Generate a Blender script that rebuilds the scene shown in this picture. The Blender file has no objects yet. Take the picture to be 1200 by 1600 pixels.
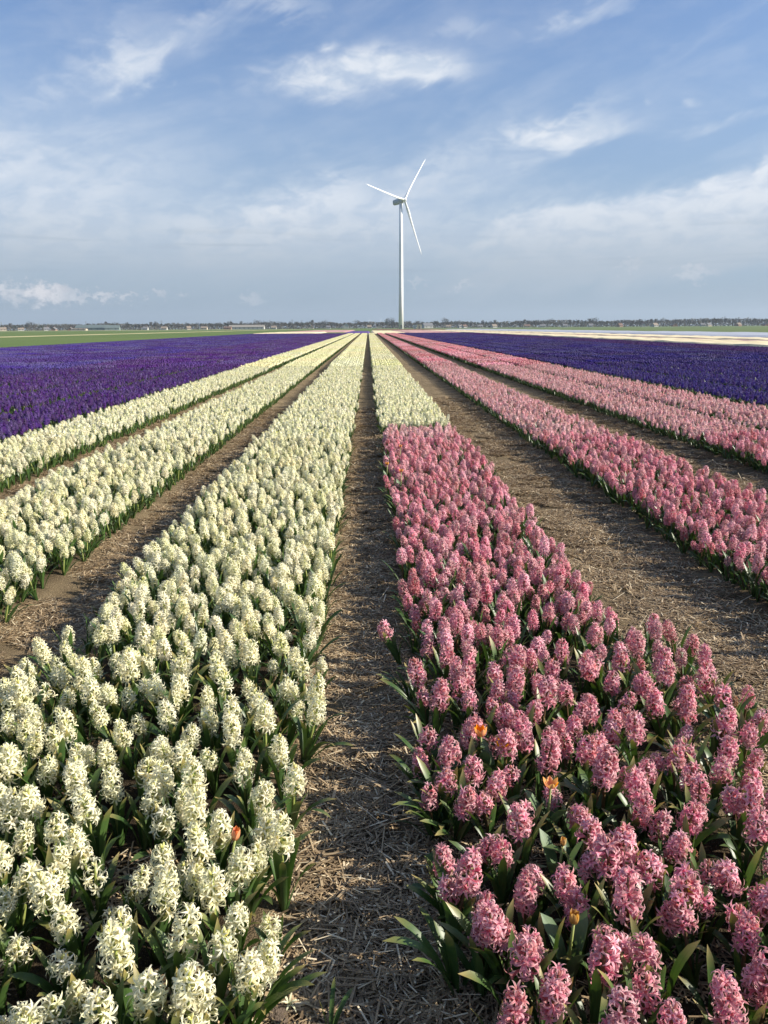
import bpy, math, random
import numpy as np
from mathutils import Vector, Matrix, Euler, noise
R = math.radians
random.seed(11)
C = bpy.context.scene.collection
sc = bpy.context.scene

# ------------------------------------------------------------------ camera
H = 1.4
F = 1208.0
PITCH = math.atan((800 - 511.5) / F)
YAW = -math.atan(23 * math.cos(PITCH) / F)
ROLL = R(-0.38)
cam_data = bpy.data.cameras.new('camera')
cam = bpy.data.objects.new('camera', cam_data)
C.objects.link(cam)
cam_data.sensor_fit = 'VERTICAL'
cam_data.sensor_height = 24.0
cam_data.lens = F / 1600 * 24.0
cam_data.clip_end = 12000
cam_data.clip_start = 0.05
CM = Matrix.Translation((0, 0, H)) @ Matrix.Rotation(YAW, 4, 'Z') @ Matrix.Rotation(math.pi / 2 - PITCH, 4, 'X') @ Matrix.Rotation(ROLL, 4, 'Z')
cam.matrix_world = CM
sc.camera = cam
CI = CM.inverted()


def ray(px, py):
    return (CM.to_3x3() @ Vector(((px - 600) / F, -(py - 800) / F, -1))).normalized()


def on_plane(px, py, z):
    d = ray(px, py)
    t = (z - H) / d.z
    return Vector((d.x * t, d.y * t, z))


def at_dist(px, py, Y):
    d = ray(px, py)
    t = Y / d.y
    return Vector((d.x * t, Y, H + d.z * t))


def to_px(p):
    q = CI @ Vector(p)
    if q.z > -0.05:
        return None
    return (600 + F * q.x / -q.z, 800 - F * q.y / -q.z, -q.z)


# ------------------------------------------------------------------ light and exposure
SUN_EL, SUN_AZ = R(27), R(97)          # azimuth clockwise from +Y (straight ahead)
sd = bpy.data.lights.new('sun', 'SUN')
sd.energy = 5.0
sd.angle = R(0.55)
sd.color = (1.0, 0.92, 0.79)
sun = bpy.data.objects.new('sun', sd)
C.objects.link(sun)
sun_dir = Vector((math.sin(SUN_AZ) * math.cos(SUN_EL), math.cos(SUN_AZ) * math.cos(SUN_EL), math.sin(SUN_EL)))
sun.rotation_euler = sun_dir.to_track_quat('Z', 'Y').to_euler()
sun.location = (30, 0, 30)
vs = sc.view_settings
vs.view_transform = 'Standard'
vs.look = 'None'
vs.exposure = 0.86
vs.gamma = 1.0
vs.use_curve_mapping = False
sc.cycles.max_bounces = 6
sc.cycles.transparent_max_bounces = 6


# ------------------------------------------------------------------ node helper
class NT:
    def __init__(self, tree):
        self.t = tree
        self.n = tree.nodes
        self.l = tree.links

    def node(self, kind, ins=None, **props):
        nd = self.n.new(kind)
        for k, v in props.items():
            setattr(nd, k, v)
        if ins:
            for k, v in ins.items():
                s = nd.inputs[k]
                if isinstance(v, bpy.types.NodeSocket):
                    self.l.new(v, s)
                else:
                    s.default_value = v
        return nd

    def m(self, op, a, b=None, c=None, clamp=False):
        ins = {0: a}
        if b is not None:
            ins[1] = b
        if c is not None:
            ins[2] = c
        return self.node('ShaderNodeMath', ins, operation=op, use_clamp=clamp).outputs[0]

    def mix(self, fac, a, b, blend='MIX'):
        nd = self.n.new('ShaderNodeMix')
        nd.data_type = 'RGBA'
        nd.blend_type = blend
        for idx, v in ((0, fac), (6, a), (7, b)):
            s = nd.inputs[idx]
            if isinstance(v, bpy.types.NodeSocket):
                self.l.new(v, s)
            elif idx == 0:
                s.default_value = v
            else:
                s.default_value = (v[0], v[1], v[2], 1)
        return nd.outputs[2]

    def smooth(self, v, lo, hi, a=0.0, b=1.0):
        return self.node('ShaderNodeMapRange', {0: v, 1: lo, 2: hi, 3: a, 4: b}, interpolation_type='SMOOTHSTEP').outputs[0]

    def noise(self, vec, scale, detail=4, rough=0.5, dist=0.0, dim='3D'):
        ins = {'Scale': scale, 'Detail': detail, 'Roughness': rough, 'Distortion': dist}
        if vec is not None:
            ins['Vector'] = vec
        return self.node('ShaderNodeTexNoise', ins, noise_dimensions=dim).outputs[0]


# ------------------------------------------------------------------ sky
def azel(px, py):
    d = ray(px, py)
    return math.atan2(d.x, d.y), math.asin(d.z)


world = bpy.data.worlds.new('World')
sc.world = world
world.use_nodes = True
wt = NT(world.node_tree)
wt.n.clear()
wout = wt.n.new('ShaderNodeOutputWorld')
bg = wt.n.new('ShaderNodeBackground')
sky = wt.node('ShaderNodeTexSky', sky_type='NISHITA', sun_disc=False, sun_elevation=SUN_EL, sun_rotation=SUN_AZ,
              altitude=0, air_density=1.0, dust_density=1.2, ozone_density=2.0)
SKY_STRENGTH = 0.10
tc = wt.n.new('ShaderNodeTexCoord')
sep = wt.node('ShaderNodeSeparateXYZ', {0: tc.outputs['Generated']})
AZ = wt.m('ARCTAN2', sep.outputs[0], sep.outputs[1])
EL = wt.m('ARCSINE', wt.m('MAXIMUM', wt.m('MINIMUM', sep.outputs[2], 0.9999), -0.9999))
# wispy noise stretched along a gentle rise to the right
def wisp_vec(ang, sx, sy, off):
    ca, sa = math.cos(ang), math.sin(ang)
    u = wt.m('ADD', wt.m('MULTIPLY', AZ, ca), wt.m('MULTIPLY', EL, sa))
    v = wt.m('SUBTRACT', wt.m('MULTIPLY', EL, ca), wt.m('MULTIPLY', AZ, sa))
    return wt.node('ShaderNodeCombineXYZ', {0: wt.m('MULTIPLY', u, sx), 1: wt.m('MULTIPLY', v, sy), 2: off}).outputs[0]


N1 = wt.noise(wisp_vec(R(14), 2.2, 7.5, 1.3), 2.0, 9, 0.60, 0.7)
N2 = wt.noise(wisp_vec(R(20), 4.0, 11.0, 5.1), 1.7, 9, 0.55, 0.8)
N3 = wt.noise(wisp_vec(R(4), 7.0, 14.0, 9.7), 4.0, 8, 0.55, 0.4)
WX = wt.m('MULTIPLY', wt.m('SUBTRACT', N3, 0.5), 0.12)
WY = wt.m('MULTIPLY', wt.m('SUBTRACT', N2, 0.5), 0.10)


def blob(px, py, ax, ay, ang, edge=0.0, warp=1.0):
    """soft ellipse round the direction of photo point (px, py); ax, ay half sizes in photo pixels"""
    a0, e0 = azel(px, py)
    sx, sy = ax / F, ay / F
    ca, sa = math.cos(R(ang)), math.sin(R(ang))
    du = wt.m('ADD', wt.m('SUBTRACT', AZ, a0), wt.m('MULTIPLY', WX, warp))
    dv = wt.m('ADD', wt.m('SUBTRACT', EL, e0), wt.m('MULTIPLY', WY, warp))
    u = wt.m('DIVIDE', wt.m('ADD', wt.m('MULTIPLY', du, ca), wt.m('MULTIPLY', dv, sa)), sx)
    v = wt.m('DIVIDE', wt.m('SUBTRACT', wt.m('MULTIPLY', dv, ca), wt.m('MULTIPLY', du, sa)), sy)
    r = wt.m('SQRT', wt.m('ADD', wt.m('MULTIPLY', u, u), wt.m('MULTIPLY', v, v)))
    return wt.smooth(r, 1.0, edge)


def add(a, b):
    return wt.m('ADD', a, b)


def mul(a, b):
    return wt.m('MULTIPLY', a, b)


n1s = wt.smooth(N1, 0.36, 0.64)
n2s = wt.smooth(N2, 0.25, 0.70, 0.25, 1.0)
n3s = wt.smooth(N3, 0.30, 0.65, 0.66, 1.0)
dens = mul(n1s, 0.16)
def lay(mask, k, tex=None):
    global dens
    t = mul(mask, k)
    if tex is not None:
        t = mul(t, tex)
    dens = add(dens, t)


lay(blob(560, 116, 225, 42, 2, 0.0, 0.5), 0.85, n3s)
lay(blob(655, 114, 130, 22, -3, 0.0, 0.4), 0.5, n3s)
lay(blob(655, 120, 100, 22, -8, 0.1, 0.5), 0.25, n3s)
lay(blob(520, 150, 80, 26, -8, 0.0, 0.5), 0.25, n3s)
lay(blob(890, 210, 135, 30, 3, 0.0, 0.5), 0.9, n3s)
lay(blob(820, 240, 140, 50, 22, 0.0, 1.0), 0.35, n2s)
lay(blob(925, 165, 60, 28, 30, 0.0, 1.0), 0.38, n2s)
lay(blob(170, 125, 130, 34, 24, 0.0, 0.9), 0.52, n2s)
lay(blob(200, 100, 50, 30, 40, 0.0, 0.8), 0.14, n3s)
lay(blob(300, 60, 200, 36, 22, 0.0, 0.8), 0.60, n2s)
lay(blob(190, 60, 150, 34, 35, 0.0, 1.0), 0.28, n2s)
lay(blob(430, 10, 120, 18, 12, 0.0, 1.0), 0.40, n2s)
lay(blob(0, 280, 360, 190, 10, 0.0, 0.8), 0.55, n2s)
lay(blob(0, 300, 420, 160, 6, 0.0, 0.8), 0.20, None)
lay(blob(470, 325, 280, 80, 14, 0.0, 0.8), 0.62, n2s)
lay(blob(520, 300, 140, 40, 20, 0.0, 1.0), 0.30, n3s)
lay(blob(700, 260, 200, 60, 30, 0.0, 1.0), 0.38, n2s)
lay(blob(1090, 355, 430, 80, 11, 0.35, 0.7), 0.85, None)
lay(blob(1180, 290, 270, 46, 15, 0.1, 0.6), 0.75, n3s)
lay(blob(930, 330, 230, 34, 12, 0.1, 0.6), 0.5, n3s)
lay(blob(900, 340, 200, 40, 12, 0.0, 0.8), 0.35, n3s)
lay(blob(1180, 385, 260, 40, 2, 0.0, 0.8), 0.30, n3s)
lay(blob(600, 385, 950, 100, 2, 0.0, 0.6), 0.62, None)
lay(blob(515, 67, 22, 10, 0, 0.0, 0.3), 0.5, n3s)
lay(blob(730, 45, 55, 18, 15, 0.0, 0.8), 0.30, n2s)
lay(blob(920, 8, 110, 22, 15, 0.0, 0.8), 0.40, n2s)
lay(blob(1078, 161, 20, 8, 0, 0.0, 0.3), 0.3, n3s)
lay(blob(1012, 158, 14, 5, 0, 0.0, 0.3), 0.15, n3s)
lay(blob(1150, 188, 120, 9, 6, 0.0, 0.4), 0.25, n3s)
lay(blob(1100, 60, 160, 18, 25, 0.0, 0.8), 0.18, n2s)
dens = wt.smooth(dens, -0.25, 1.05, -0.06, 0.93)
dens = wt.m('MAXIMUM', dens, 0.0)

NF = wt.noise(wisp_vec(0, 20.0, 24.0, 3.3), 4.0, 8, 0.65)
NG = wt.noise(wisp_vec(0, 20.0, 24.0, 8.3), 4.0, 8, 0.65)
WX = wt.m('MULTIPLY', wt.m('SUBTRACT', NF, 0.5), 0.14)
WY = wt.m('MULTIPLY', wt.m('SUBTRACT', NG, 0.5), 0.10)
cum = None
for (px, py, ax, ay, k) in ((72, 458, 42, 22, 1.0), (20, 459, 26, 20, 0.7), (120, 464, 34, 9, 0.6), (162, 463, 14, 8, 0.7), (198, 465, 18, 7, 0.55),
                            (246, 462, 14, 7, 0.45), (285, 461, 10, 6, 0.4), (396, 466, 30, 9, 0.3), (722, 446, 22, 6, 0.30), (650, 441, 16, 8, 0.25),
                            (1085, 428, 40, 12, 0.3), (985, 415, 18, 10, 0.25)):
    b = mul(blob(px, py, ax, ay, 0, 0.3, 0.55), k)
    cum = b if cum is None else wt.m('MAXIMUM', cum, b)
# gradient: photo-like clear colours blended onto the physical sky
hz = wt.smooth(EL, 0.0, 0.42, 1.0, 0.0)
skyc = wt.mix(1.0, sky.outputs[0], (0.60, 0.72, 0.90), 'MULTIPLY')
S = 0.60 / SKY_STRENGTH
skyc = wt.mix(mul(hz, 0.85), skyc, (0.32 * S, 0.425 * S, 0.56 * S))
low = wt.smooth(EL, 0.0, 0.09, 1.0, 0.0)
skyc = wt.mix(mul(low, 0.75), skyc, (0.28 * S, 0.365 * S, 0.44 * S))
cloudc = wt.mix(wt.smooth(N3, 0.35, 0.65), (0.57 * S, 0.65 * S, 0.77 * S), (0.76 * S, 0.80 * S, 0.86 * S))
cloudc = wt.mix(wt.smooth(EL, 0.16, 0.05), cloudc, (0.42 * S, 0.49 * S, 0.57 * S))
col = wt.mix(dens, skyc, cloudc)
cumc = wt.mix(wt.smooth(NF, 0.35, 0.6), (0.60 * S, 0.61 * S, 0.66 * S), (0.86 * S, 0.83 * S, 0.84 * S))
col = wt.mix(mul(cum, 0.8), col, cumc)
# grey streaks just above the horizon
stv = wisp_vec(0, 3.0, 60.0, 2.2)
st = wt.smooth(wt.noise(stv, 1.6, 5, 0.5), 0.50, 0.72)
st = mul(st, wt.m('MULTIPLY', wt.smooth(EL, 0.05, 0.07), wt.smooth(EL, 0.14, 0.09)))
col = wt.mix(mul(st, 0.30), col, (0.30 * S, 0.375 * S, 0.46 * S))
wt.l.new(col, bg.inputs[0])
bg.inputs[1].default_value = SKY_STRENGTH
wt.l.new(bg.outputs[0], wout.inputs[0])


# ------------------------------------------------------------------ object helpers
def tag(o, label=None, cat=None, group=None, kind=None):
    if label:
        o['label'] = label
    if cat:
        o['category'] = cat
    if group:
        o['group'] = group
    if kind:
        o['kind'] = kind
    return o


class MB:
    """collects verts, faces, material slots and a per-vertex colour"""
    def __init__(self):
        self.v, self.f, self.c, self.mi = [], [], [], []

    def add(self, verts, faces, cols=None, mat=0, M=None):
        b = len(self.v)
        if M is not None:
            verts = [M @ Vector(p) for p in verts]
        self.v.extend([tuple(p) for p in verts])
        self.f.extend([tuple(i + b for i in f) for f in faces])
        self.c.extend(cols if cols is not None else [(0, 0, 0.5)] * len(verts))
        self.mi.extend([mat] * len(faces))

    def mesh(self, name, mats, smooth=True):
        me = bpy.data.meshes.new(name)
        me.from_pydata(self.v, [], self.f)
        if not isinstance(mats, (list, tuple)):
            mats = [mats]
        for m in mats:
            me.materials.append(m)
        me.polygons.foreach_set('material_index', self.mi)
        if smooth:
            me.polygons.foreach_set('use_smooth', [True] * len(self.f))
        at = me.attributes.new('pcol', 'FLOAT_COLOR', 'POINT')
        arr = np.ones((len(self.v), 4), dtype=np.float32)
        arr[:, :3] = np.array(self.c, dtype=np.float32).reshape(-1, 3)
        at.data.foreach_set('color', arr.ravel())
        me.update()
        return me

    def tube(self, pts, rads, n=6, mat=0, cap=True, cols=None):
        vs_, fs, cs = [], [], []
        pts = [Vector(p) for p in pts]
        for i, p in enumerate(pts):
            d = (pts[min(i + 1, len(pts) - 1)] - pts[max(i - 1, 0)]).normalized()
            a = d.orthogonal().normalized() if abs(d.z) < 0.999 else Vector((1, 0, 0))
            if i > 0:
                a = (pa - d * pa.dot(d)).normalized()
            pa = a
            b = d.cross(a)
            for k in range(n):
                t = 2 * math.pi * k / n
                vs_.append(p + (a * math.cos(t) + b * math.sin(t)) * rads[i])
                cs.append(cols[i] if cols else (0, 0, 0.5))
        for i in range(len(pts) - 1):
            for k in range(n):
                fs.append((i * n + k, i * n + (k + 1) % n, (i + 1) * n + (k + 1) % n, (i + 1) * n + k))
        if cap:
            fs.append(tuple(range(n - 1, -1, -1)))
            fs.append(tuple((len(pts) - 1) * n + k for k in range(n)))
        self.add(vs_, fs, cs, mat)

    def box(self, x0, x1, y0, y1, z0, z1, mat=0, M=None):
        v = [(x, y, z) for z in (z0, z1) for y in (y0, y1) for x in (x0, x1)]
        f = [(0, 2, 3, 1), (4, 5, 7, 6), (0, 1, 5, 4), (2, 6, 7, 3), (0, 4, 6, 2), (1, 3, 7, 5)]
        self.add(v, f, None, mat, M)


def link(name, me, parent=None, loc=None):
    o = bpy.data.objects.new(name, me)
    C.objects.link(o)
    if parent:
        o.parent = parent
    if loc is not None:
        o.location = loc
    return o


def new_mat(name):
    m = bpy.data.materials.new(name)
    m.use_nodes = True
    t = NT(m.node_tree)
    t.n.clear()
    out = t.n.new('ShaderNodeOutputMaterial')
    return m, t, out


# ------------------------------------------------------------------ materials
def petal_mat(name, deep, edge, bud, var=0.25, rough=0.7, trans=0.36):
    m, t, out = new_mat(name)
    at = t.node('ShaderNodeAttribute', attribute_name='pcol')
    s = t.node('ShaderNodeSeparateColor', {0: at.outputs['Color']})
    oi = t.n.new('ShaderNodeObjectInfo')
    rnd = oi.outputs['Random']
    c = t.mix(s.outputs[0], deep, edge)
    c = t.mix(s.outputs[1], c, bud)
    v = t.m('ADD', t.m('MULTIPLY', s.outputs[2], var), t.m('MULTIPLY', rnd, var))
    v = t.m('SUBTRACT', 1.0 + var * 0.3, v)
    hs = t.node('ShaderNodeHueSaturation', {'Hue': t.m('ADD', 0.484, t.m('MULTIPLY', rnd, 0.032)),
                                            'Saturation': t.m('ADD', 0.80, t.m('MULTIPLY', t.m('FRACT', t.m('MULTIPLY', rnd, 7.3)), 0.40)), 'Value': v, 'Color': c})
    p = t.node('ShaderNodeBsdfPrincipled', {'Base Color': hs.outputs[0], 'Roughness': rough})
    p.inputs['Specular IOR Level'].default_value = 0.3
    tr = t.node('ShaderNodeBsdfTranslucent', {'Color': hs.outputs[0]})
    mx = t.node('ShaderNodeMixShader', {0: trans, 1: p.outputs[0], 2: tr.outputs[0]})
    t.l.new(mx.outputs[0], out.inputs[0])
    return m


MAT = {}
MAT['cream'] = petal_mat('cream_petal', (0.85, 0.80, 0.50), (0.95, 0.93, 0.73), (0.78, 0.74, 0.18), 0.09)
MAT['pink'] = petal_mat('pink_petal', (0.80, 0.165, 0.28), (0.97, 0.71, 0.68), (0.80, 0.52, 0.36), 0.26)
MAT['violet'] = petal_mat('violet_petal', (0.12, 0.050, 0.23), (0.21, 0.105, 0.37), (0.08, 0.05, 0.20), 0.35)
MAT['blue'] = petal_mat('blue_violet_petal', (0.10, 0.055, 0.26), (0.175, 0.11, 0.39), (0.10, 0.08, 0.30), 0.35)
MAT['indigo'] = petal_mat('indigo_petal', (0.075, 0.048, 0.23), (0.15, 0.10, 0.38), (0.06, 0.05, 0.20), 0.35)
MAT['plum'] = petal_mat('plum_petal', (0.10, 0.025, 0.18), (0.15, 0.05, 0.26), (0.08, 0.05, 0.20), 0.30)
MAT['brown'] = petal_mat('withered_petal', (0.40, 0.17, 0.10), (0.62, 0.34, 0.20), (0.5, 0.36, 0.16), 0.3)
MAT['orange'] = petal_mat('tulip_petal', (0.80, 0.22, 0.05), (0.90, 0.46, 0.06), (0.60, 0.40, 0.12), 0.12, 0.4)
MAT['tulipbud'] = petal_mat('tulip_bud_petal', (0.55, 0.30, 0.07), (0.72, 0.45, 0.12), (0.30, 0.32, 0.08), 0.12, 0.4)
MAT['salmon'] = petal_mat('salmon_tulip_petal', (0.78, 0.22, 0.09), (0.85, 0.33, 0.14), (0.6, 0.3, 0.1), 0.12, 0.4)


def leaf_mat(name, a, b, rough=0.42, trans=0.16):
    m, t, out = new_mat(name)
    oi = t.n.new('ShaderNodeObjectInfo')
    at = t.node('ShaderNodeAttribute', attribute_name='pcol')
    s = t.node('ShaderNodeSeparateColor', {0: at.outputs['Color']})
    tc_ = t.n.new('ShaderNodeTexCoord')
    n = t.noise(tc_.outputs['Object'], 60, 3, 0.6)
    f = t.m('ADD', t.m('MULTIPLY', oi.outputs['Random'], 0.45), t.m('MULTIPLY', s.outputs[2], 0.5))
    c = t.mix(f, a, b)
    c = t.mix(t.smooth(n, 0.4, 0.75, 0, 0.35), c, (b[0] * 1.2, b[1] * 1.1, b[2]))
    rib = t.node('ShaderNodeTexNoise', {'Vector': t.node('ShaderNodeMapping', {'Vector': tc_.outputs['Object'], 'Scale': (30, 600, 6)}).outputs[0], 'Scale': 1.0, 'Detail': 2.0}).outputs[0]
    c = t.mix(t.smooth(rib, 0.45, 0.7, 0, 0.35), c, (a[0] * 0.6, a[1] * 0.6, a[2] * 0.6))
    c = t.mix(s.outputs[1], c, (0.36, 0.27, 0.10))
    p = t.node('ShaderNodeBsdfPrincipled', {'Base Color': c, 'Roughness': rough})
    p.inputs['Specular IOR Level'].default_value = 0.45
    tr = t.node('ShaderNodeBsdfTranslucent', {'Color': t.mix(1.0, c, (1.5, 1.6, 0.8), 'MULTIPLY')})
    mx = t.node('ShaderNodeMixShader', {0: trans, 1: p.outputs[0], 2: tr.outputs[0]})
    t.l.new(mx.outputs[0], out.inputs[0])
    return m


MAT['leaf'] = leaf_mat('hyacinth_leaf', (0.030, 0.070, 0.018), (0.072, 0.132, 0.032))
MAT['tulip_leaf'] = leaf_mat('tulip_leaf', (0.09, 0.15, 0.075), (0.15, 0.22, 0.11), 0.5)
MAT['stem_green'] = leaf_mat('green_stalk', (0.20, 0.24, 0.06), (0.30, 0.34, 0.10), 0.5, 0.05)
MAT['stem_red'] = leaf_mat('reddish_stalk', (0.09, 0.045, 0.025), (0.15, 0.10, 0.04), 0.5, 0.05)


def straw_mat():
    m, t, out = new_mat('straw')
    at = t.node('ShaderNodeAttribute', attribute_name='pcol')
    s = t.node('ShaderNodeSeparateColor', {0: at.outputs['Color']})
    oi = t.n.new('ShaderNodeObjectInfo')
    geo = t.n.new('ShaderNodeNewGeometry')
    n = t.noise(geo.outputs['Position'], 1.6, 4, 0.6)
    c = t.mix(s.outputs[2], (0.16, 0.112, 0.066), (0.56, 0.42, 0.25))
    c = t.mix(s.outputs[1], c, (0.78, 0.66, 0.45))
    c = t.mix(t.smooth(n, 0.40, 0.70, 0, 0.4), c, (0.17, 0.115, 0.07))
    p = t.node('ShaderNodeBsdfPrincipled', {'Base Color': c, 'Roughness': 0.6})
    p.inputs['Specular IOR Level'].default_value = 0.3
    t.l.new(p.outputs[0], out.inputs[0])
    return m


MAT['straw'] = straw_mat()


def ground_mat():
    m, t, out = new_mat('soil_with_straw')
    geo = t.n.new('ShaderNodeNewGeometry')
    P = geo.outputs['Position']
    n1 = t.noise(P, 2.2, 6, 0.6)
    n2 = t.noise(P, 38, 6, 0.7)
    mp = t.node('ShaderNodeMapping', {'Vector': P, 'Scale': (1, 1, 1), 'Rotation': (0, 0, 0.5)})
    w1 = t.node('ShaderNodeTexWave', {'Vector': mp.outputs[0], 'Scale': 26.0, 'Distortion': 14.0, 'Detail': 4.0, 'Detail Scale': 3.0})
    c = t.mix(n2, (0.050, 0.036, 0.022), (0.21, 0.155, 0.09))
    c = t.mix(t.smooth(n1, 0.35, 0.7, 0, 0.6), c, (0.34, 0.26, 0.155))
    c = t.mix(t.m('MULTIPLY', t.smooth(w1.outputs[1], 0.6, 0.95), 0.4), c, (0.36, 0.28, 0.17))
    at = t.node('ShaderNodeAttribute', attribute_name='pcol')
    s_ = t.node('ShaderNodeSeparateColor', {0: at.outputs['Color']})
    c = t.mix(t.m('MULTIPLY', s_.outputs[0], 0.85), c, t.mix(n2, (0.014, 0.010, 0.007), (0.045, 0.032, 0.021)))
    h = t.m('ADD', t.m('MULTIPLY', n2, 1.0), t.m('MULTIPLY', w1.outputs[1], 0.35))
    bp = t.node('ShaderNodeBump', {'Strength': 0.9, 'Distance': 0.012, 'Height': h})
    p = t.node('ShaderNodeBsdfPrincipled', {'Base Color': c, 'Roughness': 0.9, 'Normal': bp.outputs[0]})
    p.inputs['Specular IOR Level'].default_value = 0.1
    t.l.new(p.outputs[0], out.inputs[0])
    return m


MAT['ground'] = ground_mat()


def flat_mat(name, a, b, scale=(0.05, 0.3), rough=0.85, spec=0.2, bump=0.0, fine=None):
    m, t, out = new_mat(name)
    geo = t.n.new('ShaderNodeNewGeometry')
    mp = t.node('ShaderNodeMapping', {'Vector': geo.outputs['Position'], 'Scale': (scale[0], scale[1], scale[0])})
    n1 = t.noise(mp.outputs[0], 1.0, 6, 0.62)
    c = t.mix(t.smooth(n1, 0.3, 0.7), a, b)
    if fine:
        n2 = t.noise(geo.outputs['Position'], fine, 4, 0.6)
        c = t.mix(t.m('MULTIPLY', n2, 0.5), c, (a[0] * 0.4, a[1] * 0.4, a[2] * 0.4))
    ins = {'Base Color': c, 'Roughness': rough}
    if bump:
        n3 = t.noise(geo.outputs['Position'], bump, 4, 0.6)
        ins['Normal'] = t.node('ShaderNodeBump', {'Strength': 0.5, 'Distance': 0.1, 'Height': n3}).outputs[0]
    p = t.node('ShaderNodeBsdfPrincipled', ins)
    p.inputs['Specular IOR Level'].default_value = spec
    t.l.new(p.outputs[0], out.inputs[0])
    return m


# ------------------------------------------------------------------ ground sheet
GAPS = [(-4.40, 0.18), (-3.04, 0.28), (-1.545, 0.26), (-0.03, 0.20), (1.545, 0.46), (3.38, 0.44), (4.94, 0.14), (6.35, 0.15)]
BEDS = {'L2': (-4.24, -3.26), 'L1': (-2.84, -1.77), 'L0': (-1.33, -0.20), 'R0': (0.15, 1.13), 'R1': (1.96, 2.97), 'R2': (3.80, 4.83), 'R3': (5.05, 6.20)}


def ground_z(x, y):
    if y > 34 or abs(x) > 9:
        return -0.03
    z = -0.004
    for gx, gw in GAPS:
        d = abs(x - gx)
        z -= 0.034 * max(0.0, 1 - (d / (gw + 0.08)) ** 4)
    for rx in (1.36, 1.74, 3.24, 3.54, -1.62, -0.02):
        z -= 0.014 * max(0.0, 1 - ((x - rx) / 0.11) ** 2) * (0.7 + 0.6 * noise.noise(Vector((rx, y * 2.2, 0))))
    z += 0.012 * noise.noise(Vector((x * 3.1, y * 3.1, 0))) + 0.006 * noise.noise(Vector((x * 11, y * 11, 4)))
    k = max(0.0, min(1.0, (34 - y) / 8)) * max(0.0, min(1.0, (9 - abs(x)) / 1.5))
    return -0.03 + (z + 0.03) * k


xs = [-4000, -1200, -300, -60, -20] + [-9 + 0.075 * i for i in range(241)] + [20, 60, 300, 1200, 4000]
ys = [-60, -10, -3] + [-1 + 0.075 * i for i in range(170)] + [11.75 + 0.3 * i for i in range(1, 76)] + [60, 120, 300, 1000, 3000, 7000]
gv = [(x, y, ground_z(x, y)) for y in ys for x in xs]
nx = len(xs)
gf = [(j * nx + i, j * nx + i + 1, (j + 1) * nx + i + 1, (j + 1) * nx + i) for j in range(len(ys) - 1) for i in range(nx - 1)]
gm = bpy.data.meshes.new('ground')
gm.from_pydata(gv, [], gf)
gm.polygons.foreach_set('use_smooth', [True] * len(gf))
gm.materials.append(MAT['ground'])
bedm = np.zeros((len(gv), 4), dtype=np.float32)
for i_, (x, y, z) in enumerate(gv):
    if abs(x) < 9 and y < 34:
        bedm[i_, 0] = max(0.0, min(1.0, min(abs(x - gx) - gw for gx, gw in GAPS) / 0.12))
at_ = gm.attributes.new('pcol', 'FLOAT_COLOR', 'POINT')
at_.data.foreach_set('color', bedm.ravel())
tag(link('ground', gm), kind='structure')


def sheet(name, poly, z, m, kind='structure', label=None, cat=None, thick=0.0):
    mb = MB()
    n = len(poly)
    if thick:
        v = [(x, y, z) for x, y in poly] + [(x, y, z + thick) for x, y in poly]
        f = [tuple(range(n, 2 * n))] + [(i, (i + 1) % n, n + (i + 1) % n, n + i) for i in range(n)]
    else:
        v = [(x, y, z) for x, y in poly]
        f = [tuple(range(n))]
    mb.add(v, f)
    o = link(name, mb.mesh(name, m, False))
    tag(o, label, cat, None, kind)
    return o


green_r = flat_mat('green_crop', (0.115, 0.165, 0.05), (0.155, 0.20, 0.07), (0.004, 0.02), fine=0.8)
green_l = flat_mat('grass_crop', (0.10, 0.165, 0.035), (0.155, 0.20, 0.06), (0.004, 0.015), fine=0.8)
END = 176.0
sheet('field', [(-4000, -30), (-27.6, -30), (-27.6, END + 3), (-27.6, 7000), (-4000, 7000)], 0.02, green_l)
sheet('field', [(60, -30), (4000, -30), (4000, 7000), (60, 7000)], 0.02, green_r)
sheet('field', [(-27.6, END + 3), (60, END + 3), (60, 7000), (-27.6, 7000)], 0.02, green_l)

# ------------------------------------------------------------------ hyacinth meshes
def petal_strip(M, L, W, phi0, curl, nseg, r0, z0, crand, gutter=0.12):
    """one petal in the X-Z plane of M, from radius r0, height z0"""
    vs_, cs = [], []
    r, z = r0, z0
    prof = {4: [0.62, 1.0, 0.92, 0.55, 0.05], 3: [0.62, 1.0, 0.72, 0.05], 2: [0.7, 1.0, 0.05], 1: [0.9, 0.25]}[nseg]
    for i in range(nseg + 1):
        t = i / nseg
        ph = phi0 + curl * t
        w = W * prof[i] * 0.5
        keel = gutter * w * 2
        vs_ += [(r, -w, z), (r - math.cos(ph) * keel, 0, z + math.sin(ph) * -keel), (r, w, z)]
        cs += [(min(1, 0.55 + t * 0.45), 0, crand), (t * 0.55, 0, crand), (min(1, 0.55 + t * 0.45), 0, crand)]
        r += math.sin(ph + curl / nseg / 2) * L / nseg
        z += math.cos(ph + curl / nseg / 2) * L / nseg
    fs = []
    for i in range(nseg):
        a = i * 3
        fs += [(a, a + 1, a + 4, a + 3), (a + 1, a + 2, a + 5, a + 4)]
    return [M @ Vector(p) for p in vs_], fs, cs


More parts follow.
